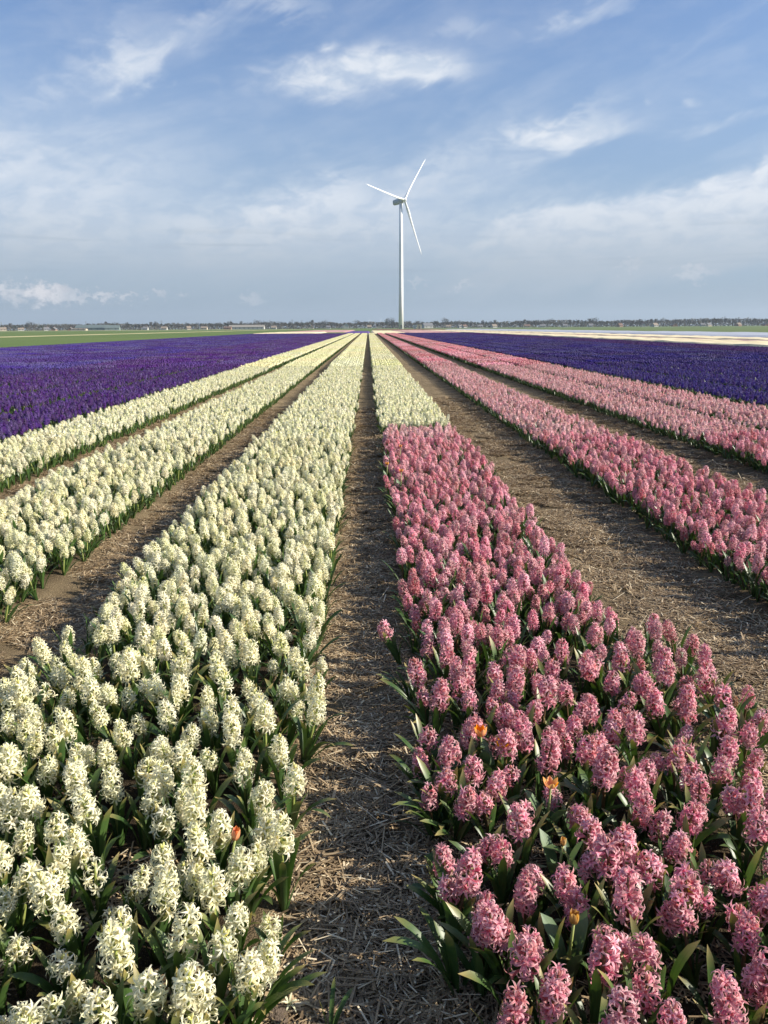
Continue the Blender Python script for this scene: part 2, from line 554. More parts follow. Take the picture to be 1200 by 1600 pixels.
def floret_into(mb, M, rng, nseg=4, tube=True, curl=None, scale=1.0, wide=1.0):
    cr = rng.random()
    cur = R(curl if curl is not None else rng.uniform(120, 200))
    ttop = (0.0125 + 0.003 * rng.random()) * scale
    if tube:
        v, f, c = [], [], []
        n = 6 if nseg > 2 else 4
        for k, (z, r) in enumerate(((0.0, 0.0016), (0.005, 0.0030), (ttop / scale, 0.0034))):
            for j in range(n):
                a = 2 * math.pi * j / n
                v.append((r * scale * math.cos(a), r * scale * math.sin(a), z * scale))
                c.append((0.1 + 0.1 * k, 0.35 * (1 - k / 2), cr))
        for k in range(2):
            for j in range(n):
                f.append((k * n + j, k * n + (j + 1) % n, (k + 1) * n + (j + 1) % n, (k + 1) * n + j))
        mb.add(v, f, c, 0, M)
    for k in range(6):
        Mk = M @ Matrix.Rotation(k * math.pi / 3 + rng.uniform(-0.12, 0.12), 4, 'Z')
        v, f, c = petal_strip(Mk, 0.0240 * scale * rng.uniform(0.85, 1.15), 0.0045 * scale * wide, R(rng.uniform(5, 30)), cur * rng.uniform(0.75, 1.15), nseg, 0.0026 * scale, ttop - 0.001, cr)
        mb.add(v, f, c)


def bud_into(mb, M, s=1.0, g=0.8, n=5):
    v, c, f = [], [], []
    for z, r in ((0, 0.0012), (0.006, 0.0032), (0.012, 0.0034), (0.018, 0.0008)):
        for j in range(n):
            a = 2 * math.pi * j / n
            v.append((r * s * math.cos(a), r * s * math.sin(a), z * s))
            c.append((0.5, g * (1 - z / 0.03), 0.4))
    for k in range(3):
        for j in range(n):
            f.append((k * n + j, k * n + (j + 1) % n, (k + 1) * n + (j + 1) % n, (k + 1) * n + j))
    mb.add(v, f, c, 0, M)


def spike_layout(rng, n, L, hs, sparse=False):
    """floret matrices around a stalk whose flowers start at height hs"""
    out = []
    g = rng.uniform(0, 6.28)
    for i in range(n):
        t = (i + 0.5) / n
        a = g + i * 2.39996 + rng.uniform(-0.45, 0.45)
        z = hs + L * t + rng.uniform(-0.003, 0.003)
        if rng.random() < 0.07 and t < 0.85:
            continue
        el = R(-20 + 66 * t ** 1.4 + rng.uniform(-20, 20))
        if i >= n - 3:
            el = R(rng.uniform(58, 80))
        d = Vector((math.cos(a) * math.cos(el), math.sin(a) * math.cos(el), math.sin(el)))
        s = 1.10 - 0.22 * t ** 2 + rng.uniform(-0.12, 0.10)
        ped = 0.003 + 0.008 * (1 - t) * rng.random()
        p = Vector((0, 0, z)) + d * ped
        M = Matrix.Translation(p) @ d.to_track_quat('Z', 'Y').to_matrix().to_4x4() @ Matrix.Rotation(rng.uniform(0, 6.28), 4, 'Z')
        out.append((M, s, i >= n - rng.choice((1, 2, 3))))
    return out


def stalk_into(mb, hs, L, mat, r=0.0052, n=6):
    mb.tube([(0, 0, -0.02), (0.002, 0, hs * 0.5), (0, 0.001, hs), (0, 0, hs + L * 0.6), (0, 0, hs + L)], [r, r, r * 0.9, r * 0.62, r * 0.3], n, mat)


def leaf_into(mb, M, rng, L, W, lean0, bend, nseg=6, mat=0, cross=True, tip=0.0):
    vs_, cs, fs = [], [], []
    r, z = 0.004, -0.015
    cr = rng.random()
    tw = rng.uniform(-0.5, 0.5)
    for i in range(nseg + 1):
        t = i / nseg
        ph = lean0 + bend * t * t
        w = W * 0.5 * (0.55 + 0.45 * math.sin(min(1, t * 1.6) * math.pi / 2)) * (1 if t < 0.7 else math.sqrt(max(0.0, 1 - ((t - 0.7) / 0.3) ** 2)) * 0.97 + 0.03)
        keel = w * 0.42 * (1 - t * 0.6)
        ct, st_ = math.cos(tw * t), math.sin(tw * t)
        nx_, nz_ = -math.cos(ph), math.sin(ph)      # upper side normal
        for sgn in ((-1, 0, 1) if cross else (-1, 1)):
            up = keel if sgn else 0.0
            y = sgn * w * ct
            u = up + sgn * w * st_
            vs_.append((r + nx_ * u, y, z + nz_ * u))
            cs.append((t, tip * max(0, (t - 0.8) / 0.2), cr))
        r += math.sin(ph) * L / nseg
        z += math.cos(ph) * L / nseg
        if z < 0.004 and i > 1:
            z = 0.004
    k = 3 if cross else 2
    for i in range(nseg):
        a = i * k
        for j in range(k - 1):
            fs.append((a + j, a + j + 1, a + k + j + 1, a + k + j))
    mb.add(vs_, fs, cs, mat, M)


RNG = random.Random(5)
# single floret meshes and single leaf meshes (shared by the nearest plants)
FLORET = {}
for colname in ('cream', 'pink', 'brown'):
    FLORET[colname] = []
    for k in range(5):
        mb = MB()
        floret_into(mb, Matrix(), random.Random(100 + k), 4, True, (130, 150, 172, 195, 115)[k], wide=1.0 if colname == 'cream' else 1.2)
        FLORET[colname].append(mb.mesh('floret', MAT[colname]))
BUDM = {}
for colname in ('cream', 'pink', 'brown'):
    mb = MB()
    bud_into(mb, Matrix(), 1.0, 0.9 if colname == 'cream' else 0.8, 6)
    BUDM[colname] = mb.mesh('bud', MAT[colname])
LEAFM = []
for k in range(9):
    mb = MB()
    r_ = random.Random(40 + k)
    leaf_into(mb, Matrix(), r_, r_.uniform(0.17, 0.24), r_.uniform(0.018, 0.025), R(r_.uniform(6, 22)), R((12, 25, 40, 60, 80, 20, 35, 95, 50)[k]), 8, 0, True, 0.15 if k % 2 else 0.9)
    LEAFM.append(mb.mesh('leaf', MAT['leaf']))
LONGLEAF = []
for k in range(4):
    mb = MB()
    r_ = random.Random(60 + k)
    leaf_into(mb, Matrix(), r_, r_.uniform(0.19, 0.25), 0.018, R(r_.uniform(14, 35)), R((75, 60, 90, 50)[k]), 10, 0, True, 0.5)
    LONGLEAF.append(mb.mesh('leaf', MAT['leaf']))

SPK = [(28, 0.076, 0.145), (24, 0.062, 0.145), (21, 0.054, 0.14), (27, 0.070, 0.155), (18, 0.047, 0.135), (31, 0.084, 0.145), (12, 0.056, 0.135)]


def leaves_into(mb, rng, n, nseg, mat, big=1.0, cross=True):
    g = rng.uniform(0, 6.28)
    for i in range(n):
        Mk = Matrix.Rotation(g + i * 6.28 / n + rng.uniform(-0.4, 0.4), 4, 'Z')
        leaf_into(mb, Mk, rng, rng.uniform(0.16, 0.235) * big, rng.uniform(0.015, 0.022), R(rng.uniform(6, 32)), R(rng.uniform(5, 95)), nseg, mat, cross, 0.6 if rng.random() < 0.2 else 0)


def stem_mat(c):
    return MAT['stem_green'] if c == 'cream' else MAT['stem_red']


HEADNEAR = {}       # merged spikes with every petal
ROSETTE = []
for k in range(5):
    mb = MB()
    leaves_into(mb, random.Random(700 + k), 8, 6, 0)
    ROSETTE.append(mb.mesh('leaves', MAT['leaf']))
for c in ('cream', 'pink'):
    HEADNEAR[c] = []
    for k, (n, L, hs) in enumerate(SPK):
        r_ = random.Random(200 + k)
        mb = MB()
        for M, s, isbud in spike_layout(r_, n, L, hs):
            Ms = M @ Matrix.Scale(s, 4)
            if isbud:
                bud_into(mb, Ms, 1.0, 0.8)
            else:
                floret_into(mb, Ms, r_, 3, True, None, 1.0, 1.0 if c == 'cream' else 1.2)
        stalk_into(mb, hs, L, 1)
        HEADNEAR[c].append(mb.mesh('flower_spike', [MAT[c], stem_mat(c)]))


def mid_plant(mb, rng, M0, c, nfl=20, lv=6):
    n, L, hs = rng.choice(SPK[:6])
    sub = MB()
    for M, s, isbud in spike_layout(rng, nfl, L, hs):
        cr = rng.random()
        for k in range(5):
            Mk = M @ Matrix.Scale(s * 1.08, 4) @ Matrix.Rotation(k * 1.2566, 4, 'Z')
            v, f, cc = petal_strip(Mk, 0.020, 0.0085, R(45), R(75), 1, 0.002, 0.006, cr, 0.0)
            v = [v[0], v[2], v[3], v[5]]
            cc = [cc[0], cc[2], cc[3], cc[5]]
            if isbud:
                cc = [(q[0], 0.6, q[2]) for q in cc]
            sub.add(v, [(0, 1, 3, 2)], cc)
    sub.tube([(0, 0, 0), (0, 0, hs + L)], [0.005, 0.004], 4, 2, False)
    g = rng.uniform(0, 6.28)
    for i in range(lv):
        leaf_into(sub, Matrix.Rotation(g + i * 6.28 / lv, 4, 'Z'), rng, rng.uniform(0.14, 0.21), 0.016, R(rng.uniform(8, 32)), R(rng.uniform(5, 100)), 3, 1, False)
    b = len(mb.v)
    mb.v.extend([tuple(M0 @ Vector(p)) for p in sub.v])
    mb.f.extend([tuple(i + b for i in f) for f in sub.f])
    mb.c.extend(sub.c)
    mb.mi.extend(sub.mi)


TILE_L = 1.5


def far_tile(rng, c, width):
    mb = MB()
    nxr = max(3, int(round(width / 0.09)))
    nyr = int(TILE_L / 0.09)
    for j in range(nyr):
        for i in range(nxr):
            if rng.random() < 0.05:
                continue
            x = -width / 2 + (i + 0.5) * width / nxr + rng.uniform(-0.03, 0.03)
            y = (j + 0.5) * TILE_L / nyr + rng.uniform(-0.035, 0.035)
            h0 = rng.uniform(0.11, 0.15)
            L = rng.uniform(0.065, 0.10)
            cr = rng.random()
            n = 5
            v, cc, f = [], [], []
            for q, (tz, rr) in enumerate(((0, 0.020), (0.3, 0.037), (0.7, 0.031), (1.0, 0.008))):
                off = rng.uniform(0, 6.28)
                for k in range(n):
                    a = off + 2 * math.pi * k / n
                    r = rr * rng.uniform(0.65, 1.3)
                    v.append((x + r * math.cos(a), y + r * math.sin(a), h0 + L * tz + rng.uniform(-0.01, 0.01)))
                    cc.append((rng.random(), 0.0 if q < 3 else 0.3, cr))
            for q in range(3):
                for k in range(n):
                    f.append((q * n + k, q * n + (k + 1) % n, (q + 1) * n + (k + 1) % n, (q + 1) * n + k))
            f.append(tuple(3 * n + k for k in range(n)))
            mb.add(v, f, cc, 0)
            for k in range(3):
                a = rng.uniform(0, 6.28)
                ca, sa = math.cos(a), math.sin(a)
                w = 0.012
                r1, r2 = 0.045, 0.09
                cr2 = rng.random()
                mb.add([(x - sa * w, y + ca * w, 0), (x + sa * w, y - ca * w, 0), (x + ca * r1 - sa * w, y + sa * r1 + ca * w, 0.11), (x + ca * r1 + sa * w, y + sa * r1 - ca * w, 0.11),
                        (x + ca * r2, y + sa * r2, rng.uniform(0.12, 0.19))], [(0, 1, 3, 2), (2, 3, 4)], [(0, 0, cr2)] * 5, 1)
    return mb


LIB = {}


def library(c, width):
    """unlinked prototype collection: 0-5 full plants, 6-9 lighter plants, 10-12 bed tiles"""
    key = (c, round(width, 2))
    if key in LIB:
        return LIB[key]
    col_ = bpy.data.collections.new('library_%s_%d' % (c, round(width * 100)))
    base = [k for k in LIB if k[0] == c]
    src = list(LIB[base[0]].objects) if base else None
    idx = 0
    for k in range(6):
        if src:
            me = src[k].data
        elif c in HEADNEAR:
            r_ = random.Random(300 + k)
            mb = MB()
            n, L, hs = SPK[k]
            for M, s, isbud in spike_layout(r_, n, L, hs):
                Ms = M @ Matrix.Scale(s, 4)
                if isbud:
                    bud_into(mb, Ms, 1.0, 0.8)
                else:
                    floret_into(mb, Ms, r_, 2, True, None, 1.0, 1.05)
            stalk_into(mb, hs, L, 2)
            leaves_into(mb, r_, 6, 5, 1)
            me = mb.mesh('plant', [MAT[c], MAT['leaf'], stem_mat(c)])
        else:
            mb = MB()
            mid_plant(mb, random.Random(330 + k), Matrix(), c, 24, 4)
            me = mb.mesh('plant', [MAT[c], MAT['leaf'], stem_mat(c)])
        o = bpy.data.objects.new('proto_%s_%02d' % (key[0], idx) + str(key[1]), me)
        col_.objects.link(o)
        idx += 1
    for k in range(4):
        if src:
            me = src[6 + k].data
        else:
            mb = MB()
            mid_plant(mb, random.Random(350 + k), Matrix(), c)
            me = mb.mesh('plant', [MAT[c], MAT['leaf'], stem_mat(c)])
        o = bpy.data.objects.new('proto_%s_%02d' % (key[0], idx) + str(key[1]), me)
        col_.objects.link(o)
        idx += 1
    for k in range(3):
        mb = far_tile(random.Random(370 + k), c, width)
        o = bpy.data.objects.new('proto_%s_%02d' % (key[0], idx) + str(key[1]), mb.mesh('tile', [MAT[c], MAT['leaf']], False))
        col_.objects.link(o)
        idx += 1
    LIB[key] = col_
    return col_


def scatter(name, pts, rots, scls, idxs, coll, label, cat, group=None):
    """one object whose geometry nodes set a library piece on each of its points"""
    me = bpy.data.meshes.new(name)
    me.from_pydata(pts, [], [])
    a = me.attributes.new('rot', 'FLOAT_VECTOR', 'POINT')
    a.data.foreach_set('vector', np.array(rots, dtype=np.float32).ravel())
    a = me.attributes.new('scl', 'FLOAT', 'POINT')
    a.data.foreach_set('value', np.array(scls, dtype=np.float32))
    a = me.attributes.new('idx', 'INT', 'POINT')
    a.data.foreach_set('value', np.array(idxs, dtype=np.int32))
    o = link(name, me)
    ng = bpy.data.node_groups.new(name, 'GeometryNodeTree')
    ng.interface.new_socket('Geometry', in_out='INPUT', socket_type='NodeSocketGeometry')
    ng.interface.new_socket('Geometry', in_out='OUTPUT', socket_type='NodeSocketGeometry')
    N, Lk = ng.nodes, ng.links
    gi, go = N.new('NodeGroupInput'), N.new('NodeGroupOutput')
    ci = N.new('GeometryNodeCollectionInfo')
    ci.inputs['Collection'].default_value = coll
    ci.inputs['Separate Children'].default_value = True
    ci.inputs['Reset Children'].default_value = True
    ip = N.new('GeometryNodeInstanceOnPoints')
    ip.inputs['Pick Instance'].default_value = True

    def attr(nm, dt):
        q = N.new('GeometryNodeInputNamedAttribute')
        q.data_type = dt
        q.inputs['Name'].default_value = nm
        return q.outputs[0]
    e2r = N.new('FunctionNodeEulerToRotation')
    Lk.new(attr('rot', 'FLOAT_VECTOR'), e2r.inputs[0])
    Lk.new(gi.outputs[0], ip.inputs['Points'])
    Lk.new(ci.outputs[0], ip.inputs['Instance'])
    Lk.new(attr('idx', 'INT'), ip.inputs['Instance Index'])
    Lk.new(e2r.outputs[0], ip.inputs['Rotation'])
    Lk.new(attr('scl', 'FLOAT'), ip.inputs['Scale'])
    Lk.new(ip.outputs[0], go.inputs[0])
    md = o.modifiers.new('scatter', 'NODES')
    md.node_group = ng
    tag(o, label, cat, group, 'stuff')
    return o


# ------------------------------------------------------------------ where every plant stands
def px_list(ox, oy, s, pts):
    return [(ox + x / s, oy + y / s) for x, y in pts]


WHITE_PX = px_list(0, 950, 4.444, [
    (460, 130), (470, 230), (580, 60), (660, 190), (740, 100), (780, 170), (910, 70), (1040, 110), (970, 210), (960, 290), (380, 270), (520, 310),
    (210, 370), (370, 420), (750, 310), (850, 330), (820, 420), (1090, 240), (1070, 390), (560, 510), (640, 610), (610, 720), (410, 600),
    (30, 530), (120, 600), (215, 590), (30, 700), (160, 820), (90, 780), (110, 1000), (230, 990), (270, 1090), (370, 750), (500, 820), (400, 920), (570, 930),
    (820, 570), (880, 600), (790, 690), (1100, 560), (1120, 640), (980, 760), (760, 1040), (1010, 980), (500, 1140), (610, 1190), (800, 1260),
    (970, 1170), (1070, 1160), (20, 1170), (160, 1290), (280, 1280)])
WHITE_PX += px_list(250, 950, 4.444, [
    (90, 60), (60, 160), (270, 40), (220, 170), (60, 290), (500, 50), (500, 140), (610, 60), (380, 200), (430, 160), (330, 310), (650, 250), (590, 170),
    (800, 50), (870, 50), (800, 220), (960, 30), (1020, 120), (970, 200), (920, 270), (890, 350), (830, 450), (920, 500), (850, 560), (870, 660), (750, 330),
    (460, 340), (430, 450), (430, 540), (620, 590), (990, 720), (110, 430), (200, 430), (150, 560), (50, 640), (100, 740), (350, 700), (340, 800),
    (530, 920), (720, 830), (370, 970), (290, 960), (200, 1110), (250, 1260), (840, 990), (600, 1100), (590, 1220)])
WHITE_PX += px_list(0, 1200, 2.4, [
    (155, 90), (130, 150), (170, 225), (85, 112), (925, 130), (955, 240), (570, 175), (345, 280), (45, 262), (200, 305), (215, 375), (205, 450), (50, 420),
    (600, 345), (695, 330), (690, 392), (790, 335), (715, 200), (740, 120), (445, 420), (565, 500), (50, 610), (225, 670), (410, 670), (650, 650), (870, 520),
    (800, 505), (945, 665), (890, 770), (80, 840), (490, 760), (540, 840), (680, 840), (760, 870), (220, 915), (395, 950), (-30, 700), (-20, 500), (-30, 330),
    (590, 1010), (60, 1010), (310, 1040), (850, 1030), (-40, 900), (740, 1010)])
PINK_PX = px_list(580, 950, 3.75, [
    (250, 30), (325, 100), (420, 155), (450, 50), (520, 50), (650, 40), (800, 50), (580, 170), (650, 140), (740, 140), (650, 240), (720, 200),
    (850, 150), (310, 240), (300, 370), (420, 290), (510, 260), (540, 340), (375, 540), (500, 480), (580, 440), (590, 520), (750, 290), (840, 270), (810, 330),
    (900, 390), (740, 400), (800, 450), (710, 500), (960, 50), (1000, 100), (1130, 60), (1150, 180), (1050, 200), (1130, 290), (1080, 350), (1140, 410),
    (1020, 430), (990, 540), (920, 600), (530, 640), (620, 660), (570, 750), (760, 650), (305, 780), (460, 840), (440, 960), (370, 1010), (500, 1060),
    (700, 1000), (790, 820), (840, 930), (990, 880), (1080, 700), (1180, 590), (1160, 790), (1130, 1050)])
PINK_PX += px_list(900, 950, 4.0, [
    (50, 30), (280, 30), (200, 80), (460, 40), (490, 90), (350, 110), (60, 150), (120, 130), (220, 190), (420, 180), (520, 180), (650, 60), (710, 160),
    (690, 240), (820, 260), (260, 280), (420, 290), (330, 360), (650, 370), (910, 310), (920, 410), (970, 530), (40, 350), (1080, 440), (130, 560),
    (230, 520), (400, 490), (510, 480), (560, 580), (650, 500), (700, 620), (260, 670), (400, 780), (680, 760), (720, 900), (870, 720), (900, 850),
    (1100, 620), (1060, 720), (1060, 870), (1190, 560), (30, 900), (70, 1080), (190, 1040), (380, 1010), (480, 990), (680, 1060), (790, 1130),
    (1060, 1020), (1050, 1120), (1190, 1120), (890, 1000)])
PINK_PX += px_list(600, 1200, 2.0, [
    (450, 120), (435, 200), (370, 270), (600, 190), (640, 280), (735, 195), (870, 190), (820, 165), (985, 100), (1110, 110), (1020, 290), (1060, 325), (985, 275),
    (295, 440), (310, 500), (445, 400), (385, 490), (470, 510), (400, 600), (540, 510), (620, 440), (720, 500), (690, 460), (770, 430), (730, 560), (785, 600),
    (870, 420), (960, 410), (890, 560), (1045, 620), (1140, 430), (1165, 480), (1130, 530), (670, 665), (655, 640), (505, 740), (510, 680), (390, 775), (670, 765),
    (1190, 640), (1185, 690), (1150, 775), (1190, 380), (900, 830), (540, 840), (790, 850), (1040, 850), (1230, 560), (1240, 300), (300, 830)])

plants = {'cream': [], 'pink': []}       # x, y, rot, scale, exact?


def grid_plants(x0, x1, y0, y1, sp=0.081, jit=0.034, miss=0.05, seed=1):
    r_ = random.Random(seed)
    out = []
    nxr = max(2, int(round((x1 - x0) / sp)))
    nyr = int((y1 - y0) / sp)
    for j in range(nyr):
        for i in range(nxr):
            if r_.random() < miss:
                continue
            x = x0 + 0.03 + (i + 0.5) * (x1 - x0 - 0.06) / nxr + r_.uniform(-jit, jit)
            y = y0 + (j + 0.5) * (y1 - y0) / nyr + r_.uniform(-jit, jit)
            out.append((x, y))
    return out


exact = {'L0': [], 'R0': []}
for bed, lst in (('L0', WHITE_PX), ('R0', PINK_PX)):
    for px, py in lst:
        p = on_plane(px, py, 0.165)
        if all((p.x - q[0]) ** 2 + (p.y - q[1]) ** 2 > 0.042 ** 2 for q in exact[bed]):
            exact[bed].append((p.x, p.y))


def head_px(x, y):
    return to_px((x, y, 0.165))


def inside_exact(x, y):
    q = head_px(x, y)
    return q is not None and q[1] > 985 and q[1] < 1640 and -40 < q[0] < 1240


def near_view(x, y, m=1.6):
    return abs(x) < 0.56 * (y + 1.0) + m


Y0 = -0.45
BED_LIST = [  # name, x0, x1, y0, y1, colour
    ('L2', -4.24, -3.26, Y0, END, 'cream'), ('L1', -2.84, -1.77, Y0, END, 'cream'), ('L0', -1.33, -0.20, Y0, END, 'cream'),
    ('R0', 0.15, 1.13, Y0, 10.0, 'pink'), ('R0w', 0.12, 1.14, 10.35, END, 'cream'),
    ('R1', 1.96, 2.97, Y0, END, 'pink'), ('R2', 3.80, 4.83, Y0, END, 'pink'), ('R3', 5.05, 6.12, Y0, END, 'pink')]
N_MID, N_TILE = 9.0, 26.0
bed_pts = {}
for bi, (bn, x0, x1, y0, y1, c) in enumerate(BED_LIST):
    pts = grid_plants(x0, x1, y0, min(y1, N_TILE), seed=50 + bi, miss=0.04)
    pts = [p for p in pts if near_view(p[0], p[1])]
    if bn in exact:
        ex = exact[bn]
        pts = [p for p in pts if not inside_exact(*p) and all((p[0] - q[0]) ** 2 + (p[1] - q[1]) ** 2 > 0.06 ** 2 for q in ex)]
        fill = []
        fr = random.Random(31)
        for q in range(9000):
            x, y = fr.uniform(x0 + 0.02, x1 - 0.02), fr.uniform(0.9, 2.9)
            if inside_exact(x, y) and head_px(x, y)[1] < 1620 and all((x - e[0]) ** 2 + (y - e[1]) ** 2 > 0.080 ** 2 for e in ex + fill) and noise.noise(Vector((x * 5, y * 5, 2))) > -0.35:
                if bn == 'R0' and x < 0.30 and y < 1.45:
                    continue
                fill.append((x, y))
        fill = [e for e in fill if fr.random() < 0.85]
        pts = [(x, y) for x, y in ex] + fill + pts
    bed_pts[bn] = pts

# the 300 of each colour that show largest
cand = {'all': []}
for bn, x0, x1, y0, y1, c in BED_LIST:
    for p in bed_pts[bn]:
        q = head_px(*p)
        if q and -15 < q[0] < 1215 and 480 < q[1] < 1625:
            cand['all'].append((q[2], bn, p))
single = {}
for c in cand:
    cand[c].sort()
    for dpt, bn, p in cand[c][:300]:
        single[(bn, p)] = dpt

ORD = ['', 'second', 'third', 'fourth', 'fifth', 'sixth', 'seventh', 'eighth', 'ninth', 'tenth', 'eleventh', 'twelfth', 'thirteenth', 'fourteenth', 'fifteenth',
       'sixteenth', 'seventeenth', 'eighteenth', 'nineteenth', 'twentieth'] + ['twenty-' + w for w in ('first', 'second', 'third', 'fourth', 'fifth', 'sixth', 'seventh', 'eighth', 'ninth')]
ORD += ['thirtieth'] + ['thirty-' + w for w in ('first', 'second', 'third', 'fourth', 'fifth', 'sixth', 'seventh', 'eighth', 'ninth')]
ORD += ['fortieth'] + ['forty-' + w for w in ('first', 'second', 'third', 'fourth', 'fifth', 'sixth', 'seventh', 'eighth', 'ninth')]
STRIPN = ['along the path edge', 'just inside the path edge', 'along the middle', 'just inside the outer edge', 'along the outer edge']
BEDNAME = {'L0': 'the left bed', 'R0': 'the right bed', 'L1': 'the second left bed', 'R1': 'the bed beyond the wide track', 'L2': 'the third left bed', 'R2': 'the far right bed', 'R3': 'the last pink bed', 'R0w': 'the far right bed'}
GROUPN = {'cream': 'cream hyacinths in bloom', 'pink': 'pink hyacinths in bloom'}
count = {}
rr = random.Random(77)
DETAIL = 3.3
scat = {}
order = sorted(single.items(), key=lambda kv: kv[0][1][1])
for (bn, p), dpt in order:
    c = [b[5] for b in BED_LIST if b[0] == bn][0]
    x0, x1 = BEDS[bn]
    t = (p[0] - x0) / (x1 - x0)
    if bn.startswith('L'):
        t = 1 - t
    st = max(0, min(4, int(t * 5)))
    k = count.get((bn, st), 0)
    count[(bn, st)] = k + 1
    kk = rr.choice((0, 1, 2, 3, 4, 5, 2, 1, 4, 6) if rr.random() < 0.6 else (0, 1, 2, 3, 5))
    adj = {6: 'sparse ', 4: 'short ', 5: 'tall '}.get(kk, '')
    if k == 0:
        label = '%s%s hyacinth nearest the camera %s of %s' % (adj, c, STRIPN[st], BEDNAME[bn])
    else:
        label = '%s%s hyacinth %s from the camera %s of %s' % (adj, c, ORD[k], STRIPN[st], BEDNAME[bn])
    z = ground_z(p[0], p[1])
    root = bpy.data.objects.new('hyacinth', None)
    root.empty_display_size = 0.05
    C.objects.link(root)
    root.location = (p[0], p[1], z)
    root.rotation_euler = (R(rr.gauss(0, 9)), R(rr.gauss(0, 9)), rr.uniform(0, 6.28))
    sc_ = rr.uniform(0.80, 1.08)
    root.scale = (sc_, sc_, sc_)
    tag(root, label, 'hyacinth', GROUPN[c])
    if dpt < DETAIL:
        n, L, hs = SPK[kk]
        key = ('st', c, kk)
        if key not in scat:
            mb = MB()
            stalk_into(mb, hs, L, 0)
            scat[key] = mb.mesh('flower_spike', stem_mat(c))
        spike = link('flower_spike', scat[key], root)
        for M, s, isbud in spike_layout(rr, n, L, hs):
            f = bpy.data.objects.new('bud' if isbud else 'floret', BUDM[c] if isbud else rr.choice(FLORET[c]))
            f.parent = spike
            loc, q, _ = M.decompose()
            f.location = loc
            f.rotation_euler = q.to_euler()
            f.scale = (s, s, s)
            C.objects.link(f)
        nl = rr.choice((6, 7, 7, 8))
        g = rr.uniform(0, 6.28)
        for i in range(nl):
            lf = link('leaf', rr.choice(LEAFM), root)
            lf.rotation_euler = (0, 0, g + i * 6.28 / nl + rr.uniform(-0.4, 0.4))
            s = rr.uniform(0.85, 1.1)
            lf.scale = (s, s, s)
        if t < 0.14 and rr.random() < 0.6:
            for i in range(1):
                lf = link('leaf', rr.choice(LONGLEAF), root)
                lf.rotation_euler = (0, 0, (0 if bn.startswith('L') else math.pi) + rr.uniform(-0.9, 0.9) - root.rotation_euler.z)
    else:
        link('flower_spike', HEADNEAR[c][kk], root).rotation_euler.z = rr.uniform(0, 6.28)
        link('leaves', rr.choice(ROSETTE), root).rotation_euler.z = rr.uniform(0, 6.28)


def scatter_bed(name, bn, x0, x1, y0, y1, c, label, pts, skip=()):
    r_ = random.Random(len(pts) + int(x0 * 100))
    P, Ro, S_, I = [], [], [], []
    for p in pts:
        if (bn, p) in skip:
            continue
        edge = min(p[0] - x0, x1 - p[0]) < 0.1
        P.append((p[0], p[1], ground_z(p[0], p[1])))
        Ro.append((R(r_.gauss(0, 9)), R(r_.gauss(0, 9)), r_.uniform(0, 6.28)))
        S_.append(r_.uniform(0.70, 1.02))
        I.append(r_.randrange(6) if p[1] < N_MID else 6 + r_.randrange(4))
    y = N_TILE if y0 < N_TILE else y0
    xc = (x0 + x1) / 2
    while y + TILE_L <= y1:
        if near_view(xc, y + TILE_L, 3.0):
            fl = r_.random() < 0.5
            P.append((xc, y + (TILE_L if fl else 0), -0.02))
            Ro.append((0, 0, math.pi if fl else 0))
            S_.append(1.0)
            I.append(10 + r_.randrange(3))
        y += TILE_L
    return scatter(name, P, Ro, S_, I, library(c, x1 - x0), label, 'flower bed')


LAB = {'L0': 'long bed of cream hyacinths directly left of the central straw path', 'L1': 'second long bed of cream hyacinths left of the central path',
       'L2': 'third bed of cream hyacinths on the left, bordering the violet field', 'R0': 'pink hyacinths filling the near bed right of the central path',
       'R0w': 'cream hyacinths continuing the right-hand bed beyond the near pink block', 'R1': 'bed of pink hyacinths beyond the wide track on the right',
       'R2': 'second bed of pink hyacinths beyond the wide track', 'R3': 'narrow bed of pink hyacinths bordering the indigo field'}
for bn, x0, x1, y0, y1, c in BED_LIST:
    scatter_bed('hyacinth_bed', bn, x0, x1, y0, y1, c, LAB[bn], bed_pts[bn], single)

# ------------------------------------------------------------------ violet, blue and indigo fields
def purple_field(xstarts, width, c, label, want=0):
    P, Ro, S_, I = [], [], [], []
    r_ = random.Random(int(abs(xstarts[0]) * 10))
    allp = []
    for xi, xa in enumerate(xstarts):
        pts = grid_plants(xa, xa + width, Y0, N_TILE, seed=int(900 + xa * 7), sp=0.104, miss=0.08)
        allp += [p for p in pts if near_view(p[0], p[1], 1.2)]
    big = []
    if want:
        q = []
        for p in allp:
            h = head_px(*p)
            if h and -8 < h[0] < 1208 and h[1] > 400:
                q.append((h[2], p))
        q.sort()
        big = [p for _, p in q[:want]]
        bs = set(big)
        allp = [p for p in allp if p not in bs]
    for p in allp:
        P.append((p[0], p[1], -0.02))
        Ro.append((R(r_.gauss(0, 5)), R(r_.gauss(0, 5)), r_.uniform(0, 6.28)))
        S_.append(r_.uniform(0.9, 1.1))
        I.append(6 + r_.randrange(4) if p[1] > 14 else r_.randrange(6))
    for xa in xstarts:
        y = N_TILE
        while y + TILE_L <= END:
            if near_view(xa + width / 2, y + TILE_L, 3.0):
                fl = r_.random() < 0.5
                P.append((xa + width / 2, y + (TILE_L if fl else 0), -0.02))
                Ro.append((0, 0, math.pi if fl else 0))
                S_.append(1.0)
                I.append(10 + r_.randrange(3))
            y += TILE_L
    scatter('hyacinth_field', P, Ro, S_, I, library(c, width), label, 'flower field')
    return big


